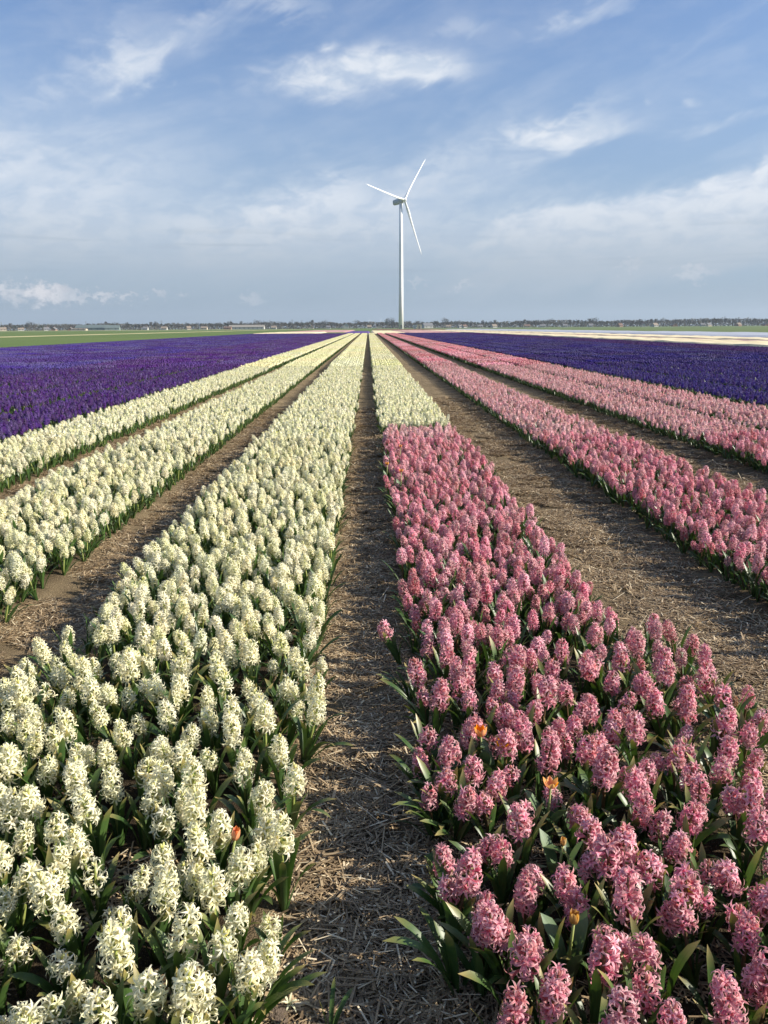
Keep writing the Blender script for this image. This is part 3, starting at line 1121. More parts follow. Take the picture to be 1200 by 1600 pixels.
bigL = purple_field([-5.55, -7.0, -8.45, -9.9], 1.17, 'violet', 'deep violet hyacinths in the field nearest the cream beds on the left', 0)
purple_field([-11.35 - 1.45 * i for i in range(11)], 1.18, 'blue', 'lighter blue-violet hyacinths covering the farther part of the left field')
bigR = purple_field([6.5 + 1.45 * i for i in range(8)], 1.12, 'indigo', 'indigo hyacinths in long rows beyond the pink beds on the right', 0)
purple_field([18.1 + 1.45 * i for i in range(3)], 1.30, 'plum', 'dark plum hyacinths along the far edge of the right-hand indigo field')

# the leaning pink hyacinth, leaf-only plants and withered spikes
def custom_plant(px, py, hz_, c, lean, label, kk=2, leaves=5, scale=1.0, flower=True, long_dir=None, nlong=0, rotz=None):
    p = on_plane(px, py, hz_)
    root = bpy.data.objects.new('hyacinth', None)
    C.objects.link(root)
    root.location = (p.x, p.y, ground_z(p.x, p.y))
    root.rotation_euler = (0, lean, 0) if rotz is None else (0, lean, rotz)
    root.scale = (scale,) * 3
    tag(root, label, 'hyacinth')
    n, L, hs = SPK[kk]
    if flower:
        mb = MB()
        stalk_into(mb, hs, L, 0)
        spike = link('flower_spike', mb.mesh('flower_spike', stem_mat(c)), root)
        for M, s, isbud in spike_layout(rr, n, L, hs):
            f = link('bud' if isbud else 'floret', BUDM[c] if isbud else rr.choice(FLORET[c]), spike)
            loc, q, _ = M.decompose()
            f.location, f.rotation_euler, f.scale = loc, q.to_euler(), (s, s, s)
    for i in range(leaves):
        lf = link('leaf', rr.choice(LEAFM), root)
        lf.rotation_euler = (0, 0, i * 6.28 / leaves + rr.uniform(-0.4, 0.4))
    for i in range(nlong):
        lf = link('leaf', LONGLEAF[i % 4], root)
        lf.rotation_euler = (0, 0, long_dir + (i - (nlong - 1) / 2) * 0.55)
    return root


custom_plant(626, 1022, 0.02, 'pink', R(-24), 'small pink hyacinth leaning out over the straw of the central path', 1, 4, 1.0, rotz=R(-12))
custom_plant(690, 1300, 0.0, 'pink', 0, 'flowerless clump of splayed green leaves at the path edge below a large pink cluster', 2, 4, 0.95, False, math.pi, 4)
custom_plant(715, 1540, 0.0, 'pink', 0, 'flowerless clump of long flat leaves sprawling onto the path at lower right', 2, 3, 1.05, False, math.pi - 0.2, 4)
custom_plant(640, 1085, 0.0, 'pink', 0, 'flowerless leafy clump at the path edge beneath pink blooms', 2, 5, 0.9, False, math.pi, 3)
custom_plant(400, 1570, 0.0, 'cream', 0, 'leafy flowerless clump beside the bottom cream blooms at the path edge', 2, 4, 0.9, False, 0.3, 3)
custom_plant(400, 1325, 0.0, 'cream', 0, 'flowerless leaves at the path edge beside the salmon tulip bud', 2, 3, 0.85, False, 0.0, 3)
custom_plant(515, 1600, 0.0, 'pink', 0, 'low tuft of dark leaves lying on the straw at the bottom of the path', 2, 2, 0.55, False, 1.2, 2)
custom_plant(1082, 1282, 0.19, 'brown', R(5), 'withered brown hyacinth spike among pink blooms at the right', 4, 4, 0.55)
custom_plant(822, 1238, 0.16, 'brown', R(-4), 'withered brown hyacinth spike beside the open orange tulip', 4, 4, 0.55)
custom_plant(1105, 1190, 0.17, 'brown', R(6), 'withered salmon-brown hyacinth spike near the right edge of the pink bed', 4, 4, 0.5)
custom_plant(1152, 1040, 0.17, 'brown', R(4), 'small withered hyacinth spike at the outer edge of the pink bed', 4, 4, 0.45)
custom_plant(166, 1408, 0.15, 'cream', R(2), 'short hyacinth with tight yellow-green buds among cream blooms', 6, 4, 0.62)

# ------------------------------------------------------------------ tulips
def tulip(px, py, hz_, m, open_, label, s=1.0, lean=0.0, az=0.0, heads=1):
    p = on_plane(px, py, hz_)
    root = bpy.data.objects.new('tulip', None)
    C.objects.link(root)
    root.location = (p.x, p.y, ground_z(p.x, p.y))
    root.rotation_euler = (0, 0, az)
    tag(root, label, 'tulip')
    h = hz_ - 0.02
    top = Vector((h * math.sin(lean), 0, h * math.cos(lean)))
    mb = MB()
    mb.tube([(0, 0, -0.02), top * 0.5 + Vector((-0.004, 0, 0)), top], [0.0038, 0.0034, 0.0032], 7)
    link('stem', mb.mesh('stem', MAT['stem_green']), root)
    d = top.normalized()
    for k in range(6):
        inner = k % 2
        mb = MB()
        L = 0.046 * s * (0.96 if inner else 1.0)
        W = 0.026 * s
        ns = 7
        vs_, cs, fs = [], [], []
        r, z = 0.003 * s, 0.0
        for i in range(ns + 1):
            t = i / ns
            ph = R(72) * (1 - t) ** 1.6 * (1.0 + open_) - R(16) * (1 - open_) * math.sin(t * 3.14) + R(26) * open_ * t
            if i:
                r += math.sin(ph) * L / ns
                z += math.cos(ph) * L / ns
            w = W * 0.5 * math.sin(math.pi * min(1, 0.16 + t * 0.84)) ** 0.65 if i < ns else 0.0008
            for j in range(-2, 3):
                u = j / 2
                rad = r - (0.0 if inner else -0.0012)
                vs_.append((rad - abs(u) ** 2 * w * 0.55, u * w, z))
                cs.append((min(1, abs(u) * 0.9 + t * 0.3), max(0, 0.5 - t * 2) , 0.2))
        for i in range(ns):
            for j in range(4):
                a = i * 5 + j
                fs.append((a, a + 1, a + 6, a + 5))
        mb.add(vs_, fs, cs, 0, Matrix.Rotation(k * math.pi / 3, 4, 'Z'))
        pt = link('petal', mb.mesh('petal', m), root, top)
        pt.rotation_euler = d.to_track_quat('Z', 'Y').to_euler()
    for k in range(3):
        mb = MB()
        leaf_into(mb, Matrix(), rr, 0.20, 0.036, R(8), R(25 + 15 * k), 8)
        lf = link('leaf', mb.mesh('leaf', MAT['tulip_leaf']), root)
        lf.rotation_euler = (0, 0, k * 2.1 + rr.uniform(-0.3, 0.3))
    return root


tulip(757, 1138, 0.20, MAT['orange'], 0.35, 'open orange tulip, taller one of the touching pair among pink hyacinths', 0.85, R(4), 2.5)
tulip(773, 1150, 0.20, MAT['orange'], 0.55, 'orange tulip tilted outward, lower one of the touching pair', 0.72, R(7), -0.3)
tulip(859, 1221, 0.20, MAT['orange'], 0.6, 'wide open orange tulip alone among pink hyacinths right of the pair', 0.75, R(3), 1.0)
tulip(894, 1427, 0.19, MAT['tulipbud'], 0.0, 'closed yellow-orange tulip bud in the lower pink bed', 0.72, R(2), 0.5)
tulip(877, 1307, 0.18, MAT['tulipbud'], 0.0, 'slim orange tulip bud between two pink spikes', 0.5, R(2), 0.2)
tulip(1076, 1385, 0.18, MAT['tulipbud'], 0.0, 'small yellowish tulip bud at the right of the lower pink bed', 0.55, R(2), 0.2)
tulip(346, 1301, 0.20, MAT['salmon'], 0.0, 'closed salmon-orange tulip bud among the cream hyacinths', 0.75, R(10), 0.2)
tulip(626, 694, 0.27, MAT['orange'], 0.4, 'tiny orange tulip near the far left corner of the pink block', 0.7)
tulip(605, 718, 0.25, MAT['orange'], 0.3, 'yellow-orange tulip at the path edge of the pink block', 0.7)
tulip(627, 733, 0.26, MAT['orange'], 0.5, 'orange tulip just in from the path edge near the far pink corner', 0.7)

# ------------------------------------------------------------------ straw
def straw_clump(rng, n, size, lmin=0.015, lmax=0.065):
    mb = MB()
    for i in range(n):
        L = rng.uniform(lmin, lmax) * (1.5 if rng.random() < 0.06 else 1)
        w = rng.uniform(0.0008, 0.0022)
        if rng.random() < 0.08:
            w *= 1.8
        r = size * math.sqrt(rng.random())
        th = rng.uniform(0, 6.28)
        x, y = r * math.cos(th), r * math.sin(th)
        z = rng.uniform(0.000, 0.010) + max(0, rng.gauss(0.0, 0.004))
        a = rng.uniform(0, 6.28)
        el = rng.gauss(0, 0.16)
        d = Vector((math.cos(a) * math.cos(el), math.sin(a) * math.cos(el), math.sin(el)))
        s = Vector((-math.sin(a), math.cos(a), 0))
        u = d.cross(s)
        p0 = Vector((x, y, z)) - d * L / 2
        p1 = Vector((x, y, z)) + d * L / 2
        v = []
        for p in (p0, p1):
            v += [p + s * w, p - s * w, p + u * -w * 1.2]
        b = rng.random() ** 1.3
        mb.add(v, [(0, 1, 4, 3), (1, 2, 5, 4), (2, 0, 3, 5)], [(0, 1.0 if rng.random() < 0.10 else 0.0, b)] * 6)
    return mb


strawlib = bpy.data.collections.new('library_straw')
for k in range(4):
    mb = straw_clump(random.Random(800 + k), 420, 0.13)
    o = bpy.data.objects.new('proto_straw_%02d' % k, mb.mesh('straw', MAT['straw'], False))
    strawlib.objects.link(o)
for k in range(2):
    mb = straw_clump(random.Random(820 + k), 60, 0.22, 0.04, 0.12)
    o = bpy.data.objects.new('proto_straw_%02d' % (4 + k), mb.mesh('straw', MAT['straw'], False))
    strawlib.objects.link(o)


def straw_strip(x0, x1, y0, y1, label, dens=60, seed=0):
    r_ = random.Random(seed)
    P, Ro, S_, I = [], [], [], []
    area = (x1 - x0) * (y1 - y0)
    for i in range(int(area * dens)):
        x = r_.uniform(x0, x1)
        y = y0 + (y1 - y0) * r_.random()
        if not near_view(x, y, 0.6):
            continue
        if noise.noise(Vector((x * 2.6, y * 1.7, seed))) < r_.uniform(-0.75, 0.05) - 0.28:
            continue
        P.append((x, y, ground_z(x, y) + 0.001))
        Ro.append((r_.gauss(0, 0.05), r_.gauss(0, 0.05), r_.uniform(0, 6.28)))
        S_.append(r_.uniform(0.8, 1.25))
        I.append(r_.randrange(4) if r_.random() < 0.86 else 4 + r_.randrange(2))
    return scatter('straw', P, Ro, S_, I, strawlib, label, 'straw')


straw_strip(-0.30, 0.24, 0.2, 14, 'straw mulch covering the central path between cream and pink beds', 75, 1)
straw_strip(-1.80, -1.29, 0.8, 14, 'straw mulch on the path left of the nearest cream bed', 50, 2)
straw_strip(-3.35, -2.75, 3, 14, 'straw mulch on the path between the second and third cream beds', 36, 3)
straw_strip(1.16, 1.98, 0.8, 16, 'straw mulch on the wide track right of the near pink bed', 52, 4)
straw_strip(2.90, 3.90, 4, 16, 'straw mulch on the track between the two right-hand pink beds', 36, 5)
straw_strip(-1.2, -0.36, 0.5, 5, 'straw scattered on the soil between the near cream hyacinths', 5, 6)
straw_strip(0.30, 1.05, 0.5, 5, 'straw scattered on the soil between the near pink hyacinths', 4, 7)

# small things lying on the path
def clod(px, py, s, label):
    p = on_plane(px, py, -0.02)
    mb = MB()
    r_ = random.Random(int(px))
    v, f = [], []
    n = 10
    for i in range(1, 6):
        for j in range(n):
            ph, th = math.pi * i / 6, 2 * math.pi * j / n
            q = Vector((math.sin(ph) * math.cos(th), math.sin(ph) * math.sin(th), math.cos(ph) * 0.7))
            v.append(q * s * (1 + 0.35 * noise.noise(q * 1.7 + Vector((px, 0, 0))) + r_.uniform(-0.06, 0.06)))
    v += [(0, 0, 0.7 * s), (0, 0, -0.7 * s)]
    for i in range(4):
        for j in range(n):
            f.append((i * n + j, i * n + (j + 1) % n, (i + 1) * n + (j + 1) % n, (i + 1) * n + j))
    for j in range(n):
        f.append((50, (j + 1) % n, j))
        f.append((51, 40 + j, 40 + (j + 1) % n))
    mb.add(v, f)
    o = link('soil_clod', mb.mesh('soil_clod', SOIL), None, (p.x, p.y, ground_z(p.x, p.y) + s * 0.35))
    tag(o, label, 'soil clod')


SOIL = flat_mat('grey_soil', (0.10, 0.075, 0.055), (0.17, 0.13, 0.10), (40, 40), bump=120)
clod(412, 1358, 0.017, 'grey lump of soil on the straw at the cream bed edge')
clod(430, 1590, 0.030, 'larger brown soil lump at the bottom edge of the path')
clod(425, 1545, 0.018, 'small soil lump above the larger one near the bottom')
pf = on_plane(449, 1560, 0.0)
o = link('fallen_floret', FLORET['cream'][0], None, (pf.x, pf.y, ground_z(pf.x, pf.y) + 0.012))
o.rotation_euler = (R(15), R(10), 0.4)
tag(o, 'single white floret fallen on the straw at the bottom left of the path', 'floret')
mb = MB()
leaf_into(mb, Matrix(), random.Random(3), 0.15, 0.045, R(70), R(20), 8)
pl = on_plane(750, 1372, 0.0)
o = link('fallen_leaf', mb.mesh('fallen_leaf', MAT['leaf']), None, (pl.x, pl.y, ground_z(pl.x, pl.y) + 0.02))
o.rotation_euler = (0, 0, R(165))
tag(o, 'broad dark green leaf lying flat in shade by the lower pink blooms', 'leaf')

# ------------------------------------------------------------------ far fields
def noisy_slab(name, x0, x1, y0, y1, h, m, label, cat='flower field', nxs=30, nys=30, seed=0, wav=0.0):
    mb = MB()
    v, f = [], []
    r_ = random.Random(seed)
    for j in range(nys + 1):
        for i in range(nxs + 1):
            x = x0 + (x1 - x0) * i / nxs
            y = y0 + (y1 - y0) * j / nys
            if wav:
                x += wav * noise.noise(Vector((y * 0.02, seed, 0))) * (1 if i == nxs else 0)
            v.append((x, y, h * r_.uniform(0.8, 1.1) if 0 < i < nxs and 0 < j < nys else 0.0))
    for j in range(nys):
        for i in range(nxs):
            a = j * (nxs + 1) + i
            f.append((a, a + 1, a + nxs + 2, a + nxs + 1))
    mb.add(v, f)
    o = link(name, mb.mesh(name, m, False))
    tag(o, label, cat, None, 'stuff')
    return o


cream_far = flat_mat('far_cream_bloom', (0.80, 0.66, 0.40), (0.88, 0.77, 0.52), (0.6, 0.05), fine=3)
pinkf = flat_mat('far_pink_bloom', (0.50, 0.28, 0.26), (0.66, 0.40, 0.36), (0.6, 0.05), fine=3)
purp = flat_mat('far_purple_bloom', (0.09, 0.05, 0.22), (0.14, 0.08, 0.30), (0.6, 0.05), fine=3)
strawy = flat_mat('dry_stubble', (0.40, 0.36, 0.18), (0.55, 0.48, 0.27), (0.02, 0.05), fine=2)
redsoil = flat_mat('red_soil', (0.16, 0.07, 0.05), (0.22, 0.11, 0.08), (0.1, 0.1))
film = flat_mat('pale_crop_film', (0.36, 0.37, 0.41), (0.44, 0.45, 0.49), (0.3, 0.02), rough=0.45, spec=0.4)
noisy_slab('hyacinth_field', 22.6, 29.2, 12, 330, 0.26, cream_far, 'pale cream flower strip beyond the plum hyacinths on the right', nxs=12, nys=160, seed=1)
noisy_slab('hyacinth_field', 29.5, 31.0, 12, 330, 0.22, pinkf, 'thin pinkish line splitting the pale cream strips on the right', nxs=4, nys=120, seed=2)
noisy_slab('hyacinth_field', 31.2, 38.0, 12, 330, 0.26, cream_far, 'outer pale cream flower strip next to the grey crop film', nxs=12, nys=160, seed=3)
noisy_slab('hyacinth_field', 38.2, 39.4, 12, 330, 0.22, purp, 'thin purple line along the edge of the grey crop film', nxs=3, nys=120, seed=4)
noisy_slab('crop_film', 39.6, 60, 12, 420, 0.35, film, 'pale grey sheet of crop film lying beside the green field', 'crop film', nxs=10, nys=60, seed=5, wav=8)
noisy_slab('hyacinth_field', -6, 0.6, 182, 262, 0.26, purp, 'small purple block at the far end of the central beds', nxs=10, nys=60, seed=6)
noisy_slab('hyacinth_field', -27, -12, 182, 236, 0.26, cream_far, 'pale cream block behind the far end of the left violet field', nxs=20, nys=30, seed=7)
noisy_slab('hyacinth_field', -26, -6.3, 240, 400, 0.26, pinkf, 'dusty pink block far beyond the left violet field', nxs=20, nys=40, seed=8)
noisy_slab('hyacinth_field', 0.9, 9, 182, 300, 0.26, cream_far, 'pale yellow block beyond the end of the right-hand cream bed', nxs=14, nys=40, seed=9)
noisy_slab('hyacinth_field', 9.3, 22, 182, 330, 0.26, pinkf, 'pink block beyond the end of the right-hand pink beds', nxs=14, nys=40, seed=10)
noisy_slab('field', 2, 45, 430, 520, 0.3, redsoil, 'dark reddish strip of soil at the foot of the wind turbine', 'soil strip', nxs=10, nys=10, seed=11)
noisy_slab('stubble_strip', -74, -68, 20, 900, 0.12, strawy, 'pale yellowish strip crossing the green field on the left', 'field strip', nxs=6, nys=80, seed=12)
noisy_slab('stubble_strip', -600, -120, 780, 900, 0.15, strawy, 'dry yellow field below the trees on the left horizon', 'field strip', nxs=10, nys=6, seed=13)

# ------------------------------------------------------------------ air
HAZE = 0.00014
hm, ht, hout = new_mat('haze_air')
pv = ht.node('ShaderNodeVolumePrincipled', {'Density': HAZE, 'Color': (0.58, 0.69, 0.82, 1), 'Anisotropy': 0.15})
ht.l.new(pv.outputs[0], hout.inputs[1])
mb = MB()
mb.box(-4010, 4010, -70, 7010, -1.1, 125)
hz_o = link('haze', mb.mesh('haze', hm, False))
tag(hz_o, kind='stuff')

# ------------------------------------------------------------------ wind turbine
white_paint = flat_mat('turbine_paint', (0.78, 0.79, 0.79), (0.82, 0.82, 0.81), (0.3, 0.3), rough=0.4, spec=0.4)
grey_paint = flat_mat('nacelle_paint', (0.42, 0.44, 0.47), (0.46, 0.48, 0.51), (0.3, 0.3), rough=0.5, spec=0.3)
dark_metal = flat_mat('dark_metal', (0.10, 0.10, 0.11), (0.14, 0.14, 0.15), (1, 1), rough=0.5)


PITCH_B = 22


def turbine(base, hub_h, blade_l, rotor_az, phase, label, nacelle_l=10.0, simple=False):
    root = bpy.data.objects.new('wind_turbine', None)
    C.objects.link(root)
    root.location = base
    tag(root, label, 'wind turbine')
    k = blade_l / 35.0
    mb = MB()
    n = 32
    mb.tube([(0, 0, -1), (0, 0, hub_h * 0.33), (0, 0, hub_h * 0.66), (0, 0, hub_h - 1.2 * k)], [1.65 * k, 1.45 * k, 1.25 * k, 1.05 * k], n)
    tower = link('tower', mb.mesh('tower', white_paint), root)
    if not simple:
        for z in (0.33, 0.66):
            mb = MB()
            r = 1.65 * k - z * 0.6 * k
            mb.tube([(0, 0, hub_h * z - 0.12), (0, 0, hub_h * z + 0.12)], [r + 0.03, r + 0.03], n)
            link('flange', mb.mesh('flange', white_paint), tower)
        mb = MB()
        mb.box(-0.45, 0.45, -1.72, -1.60, 0.6, 2.9)
        link('door', mb.mesh('door', dark_metal, False), tower)
    # axis: rotor looks along +x of this frame, then turned
    A = Matrix.Rotation(rotor_az, 4, 'Z') @ Matrix.Rotation(R(-5), 4, 'Y')
    mb = MB()
    L = nacelle_l * k
    secs = [(-L * 0.62, 1.1, 1.25), (-L * 0.60, 1.35, 1.6), (-L * 0.30, 1.45, 1.75), (L * 0.1, 1.4, 1.7), (L * 0.19, 1.1, 1.25)]
    v, f = [], []
    m_ = 12
    for x, ry, rz in secs:
        for j in range(m_):
            a = 2 * math.pi * (j + 0.5) / m_
            cx, sx = math.cos(a), math.sin(a)
            p = 3.5
            d = (abs(cx) ** p + abs(sx) ** p) ** (-1 / p)
            v.append((x, ry * k * cx * d, rz * k * sx * d))
    for i in range(len(secs) - 1):
        for j in range(m_):
            f.append((i * m_ + j, i * m_ + (j + 1) % m_, (i + 1) * m_ + (j + 1) % m_, (i + 1) * m_ + j))
    f.append(tuple(range(m_)))
    f.append(tuple((len(secs) - 1) * m_ + j for j in range(m_)))
    mb.add(v, f)
    nac = link('nacelle', mb.mesh('nacelle', grey_paint, True), root, (0, 0, hub_h))
    nac.rotation_euler = A.to_euler()
    hubp = Vector((0, 0, hub_h)) + (A @ Vector((L * 0.19 + 1.2 * k, 0, 0)))
    mb = MB()
    mb.tube([(-1.1 * k, 0, 0), (-0.6 * k, 0, 0), (0.5 * k, 0, 0), (1.2 * k, 0, 0), (1.7 * k, 0, 0)], [1.0 * k, 1.25 * k, 1.2 * k, 0.8 * k, 0.1 * k], 20)
    hub = link('hub', mb.mesh('hub', white_paint), root, hubp)
    hub.rotation_euler = A.to_euler()
    # blade along +z, chord mostly in the rotor plane (y)
    mb = MB()
    v, f = [], []
    m_ = 12
    st_ = [(0.0, 0.85, 0.85, 0), (0.03, 0.85, 0.85, 4), (0.10, 1.10, 0.62, 14), (0.20, 1.35, 0.40, 12), (0.35, 1.02, 0.27, 8), (0.55, 0.80, 0.18, 5), (0.75, 0.58, 0.12, 2), (0.92, 0.46, 0.07, 0), (1.0, 0.10, 0.03, -1)]
    for t, ch, th, tw in st_:
        for j in range(m_):
            a = 2 * math.pi * j / m_
            ch *= 1.0
            y = math.cos(a) * ch * 0.70 * k
            x = math.sin(a) * th * k * (1 - 0.35 * math.cos(a))
            y -= (ch - 0.85) * 0.45 * k
            c_, s_ = math.cos(R(tw + PITCH_B)), math.sin(R(tw + PITCH_B))
            v.append((x * c_ - y * s_ + 0.9 * t * t * k, x * s_ + y * c_, 0.6 * k + t * blade_l))
    for i in range(len(st_) - 1):
        for j in range(m_):
            f.append((i * m_ + j, i * m_ + (j + 1) % m_, (i + 1) * m_ + (j + 1) % m_, (i + 1) * m_ + j))
    f.append(tuple((len(st_) - 1) * m_ + j for j in range(m_)))
    mb.add(v, f)
    bm_ = mb.mesh('blade', white_paint)
    for q in range(3):
        b = link('blade', bm_, root, hubp)
        b.rotation_euler = (A @ Matrix.Rotation(phase + q * 2 * math.pi / 3, 4, 'X')).to_euler()
    return root


TB = at_dist(626.7, 516, 535)
TB.z = 0
turbine(TB, 81.2, 35.2, R(-45), R(-38.5), 'tall white three-bladed wind turbine standing at the far end of the beds')
for px, hgt, Y, ph, w in ((577, 60, 6300, 0.3, 'just left of the big turbine and nearest to it'), (595, 62, 6100, 1.0, 'between the big turbine and its left neighbour'), (553, 60, 6500, 1.6, 'third to the left of the big turbine'),
                          (421, 60, 6600, 0.7, 'above the trees by the pylons')):
    b = at_dist(px, 514, Y)
    b.z = 0
    turbine(b, hgt, 26, R(-45), ph, 'tiny far-off wind turbine, ' + w, 8, True)

# ------------------------------------------------------------------ horizon trees, woods, houses, pylons
bark = flat_mat('bare_bark', (0.11, 0.095, 0.08), (0.16, 0.14, 0.12), (3, 3))


def crown_mat(name, a, b):
    m, t, out = new_mat(name)
    oi = t.n.new('ShaderNodeObjectInfo')
    at = t.node('ShaderNodeAttribute', attribute_name='pcol')
    s = t.node('ShaderNodeSeparateColor', {0: at.outputs['Color']})
    f = t.m('ADD', t.m('MULTIPLY', oi.outputs['Random'], 0.6), t.m('MULTIPLY', s.outputs[2], 0.4))
    c = t.mix(f, a, b)
    p = t.node('ShaderNodeBsdfPrincipled', {'Base Color': c, 'Roughness': 0.9})
    p.inputs['Specular IOR Level'].default_value = 0.1
    t.l.new(p.outputs[0], out.inputs[0])
    return m


twig = crown_mat('bare_twigs', (0.060, 0.058, 0.050), (0.105, 0.098, 0.082))
dark_crown = crown_mat('evergreen_crown', (0.035, 0.05, 0.035), (0.06, 0.075, 0.045))


def tree_meshes(rng, w, h, n, m):
    tr = MB()
    tr.tube([(0, 0, -0.3), (0.1, 0, h * 0.3), (0, 0.1, h * 0.75)], [0.30, 0.22, 0.06], 6)
    for i in range(6):
        a = rng.uniform(0, 6.28)
        z = h * rng.uniform(0.22, 0.5)
        e = Vector((math.cos(a) * w * 0.36, math.sin(a) * w * 0.36, z + h * rng.uniform(0.15, 0.35)))
        tr.tube([(0, 0, z), e * 0.5 + Vector((0, 0, z * 0.55)), e], [0.13, 0.08, 0.03], 4)
    cr = MB()
    lobes = []
    for i in range(7):
        a = rng.uniform(0, 6.28)
        rd = rng.uniform(0.0, 0.30) * w
        lobes.append((Vector((math.cos(a) * rd, math.sin(a) * rd, h * rng.uniform(0.45, 0.78))), w * rng.uniform(0.16, 0.27)))
    for i in range(n):
        c_, r_ = rng.choice(lobes)
        q = Vector((rng.gauss(0, 1), rng.gauss(0, 1), rng.gauss(0, 1))).normalized() * r_ * rng.random() ** 0.35
        p = c_ + Vector((q.x, q.y, q.z * 0.9))
        s = rng.uniform(0.22, 0.5)
        ax = Vector((rng.gauss(0, 1), rng.gauss(0, 1), rng.gauss(0, 1))).normalized()
        u = ax.orthogonal().normalized() * s
        v = ax.cross(u)
        b = rng.random()
        cr.add([p - u, p + v * 0.6, p + u, p - v * 0.6], [(0, 1, 2, 3)], [(0, 0, b)] * 4)
    return tr.mesh('trunk', bark), cr.mesh('crown', m, False)


TREEV = [tree_meshes(random.Random(30 + i), (10, 12, 9, 7, 11, 6)[i], (10, 11, 8.5, 10, 9, 11)[i], 420, twig) for i in range(6)]
EVER = [tree_meshes(random.Random(60 + i), (4.5, 7)[i], (10, 9)[i], 200, dark_crown) for i in range(2)]


def region(px):
    for lim, txt in ((12, 'beside the mast at the far left end'), (40, 'a little right of the left-end mast'), (75, 'midway between left-end mast and barn'), (122, 'just left of the long barn'),
                     (160, 'behind the long barn'), (200, 'just right of the long barn'), (240, 'left of the lone lattice pylon'), (266, 'under the lone lattice pylon'),
                     (300, 'right of the lone lattice pylon'), (345, 'left of the red-brown hut'), (364, 'behind the red-brown hut'), (408, 'behind the long greenhouse'),
                     (445, 'between greenhouse and widest pylon'), (492, 'around the group of three pylons'), (530, 'right of the three pylons'), (560, 'by the bright white gabled house'),
                     (615, 'just left of the big turbine tower'), (645, 'just right of the big turbine tower'), (685, 'behind the flat-roofed cabin'), (760, 'between cabin and the green field edge'),
                     (840, 'where the right-hand green field begins'), (920, 'above the green field right of centre'), (1000, 'in the middle of the right-hand horizon'),
                     (1060, 'left of the slim right-hand mast, far side'), (1110, 'close left of the slim right-hand mast'), (1150, 'under the slim right-hand mast'), (1500, 'at the right end of the horizon')):
        if px < lim:
            return txt
    return 'at the right end of the horizon'


tr_rng = random.Random(9)
px = -60.0
while px < 1262:
    Y = tr_rng.uniform(1040, 1160)
    b = at_dist(px, 514, Y)
    ev = tr_rng.random() < 0.14
    tm, cm_ = tr_rng.choice(EVER if ev else TREEV)
    root = bpy.data.objects.new('tree', None)
    C.objects.link(root)
    root.location = (b.x, b.y, 0)
    root.rotation_euler = (0, 0, tr_rng.uniform(0, 6.28))
    big = 1.0 + 0.25 * noise.noise(Vector((px * 0.02, 3.3, 0)))
    s = tr_rng.uniform(0.85, 1.2) * big
    root.scale = (s * 1.15, s * 1.15, s)
    tag(root, ('dark evergreen tree ' if ev else 'bare grey-brown tree ') + region(px), 'tree', 'trees along the horizon')
    link('trunk', tm, root)
    link('crown', cm_, root)
    px += tr_rng.uniform(4.2, 8.0)

# woods behind read as one mass
mb = MB()
for i in range(26000):
    px = tr_rng.uniform(-80, 1280)
    Y = tr_rng.uniform(1190, 1330)
    b = at_dist(px, 514, Y)
    top = 8.5 + 2.5 * noise.noise(Vector((b.x * 0.03, 1.7, 0))) + 1.6 * noise.noise(Vector((b.x * 0.12, 5.7, 0)))
    p = Vector((b.x, b.y, tr_rng.uniform(0, 1) ** 0.8 * top * (1.15 if px > 800 else 1.0)))
    s = tr_rng.uniform(0.7, 1.5)
    ax = Vector((tr_rng.gauss(0, 1), tr_rng.gauss(0, 1), tr_rng.gauss(0, 0.5))).normalized()
    u = ax.orthogonal().normalized() * s
    v = ax.cross(u)
    mb.add([p - u, p + v * 0.7, p + u, p - v * 0.7], [(0, 1, 2, 3)], [(0, 0, tr_rng.random())] * 4)
tag(link('woodland', mb.mesh('woodland', twig, False)), 'low band of bare grey woodland behind the separate horizon trees', 'woodland', None, 'stuff')

walls = [flat_mat('brick_wall', (0.28, 0.17, 0.12), (0.33, 0.20, 0.14), (1, 1)), flat_mat('white_wall', (0.36, 0.36, 0.34), (0.42, 0.41, 0.39), (1, 1)),
         flat_mat('beige_wall', (0.42, 0.36, 0.28), (0.48, 0.42, 0.33), (1, 1))]
roofs = [flat_mat('orange_tile_roof', (0.15, 0.10, 0.08), (0.19, 0.125, 0.095), (1, 1)), flat_mat('grey_tile_roof', (0.14, 0.14, 0.14), (0.19, 0.19, 0.20), (1, 1)),
         flat_mat('brown_roof', (0.22, 0.18, 0.14), (0.28, 0.23, 0.18), (1, 1))]
pane = flat_mat('window_glass', (0.05, 0.06, 0.08), (0.08, 0.09, 0.11), (1, 1), rough=0.15, spec=0.6)
barn_wall = flat_mat('grey_green_cladding', (0.15, 0.19, 0.18), (0.19, 0.23, 0.22), (1, 1))
barn_roof = flat_mat('green_grey_roof', (0.10, 0.135, 0.13), (0.14, 0.175, 0.17), (1, 1))


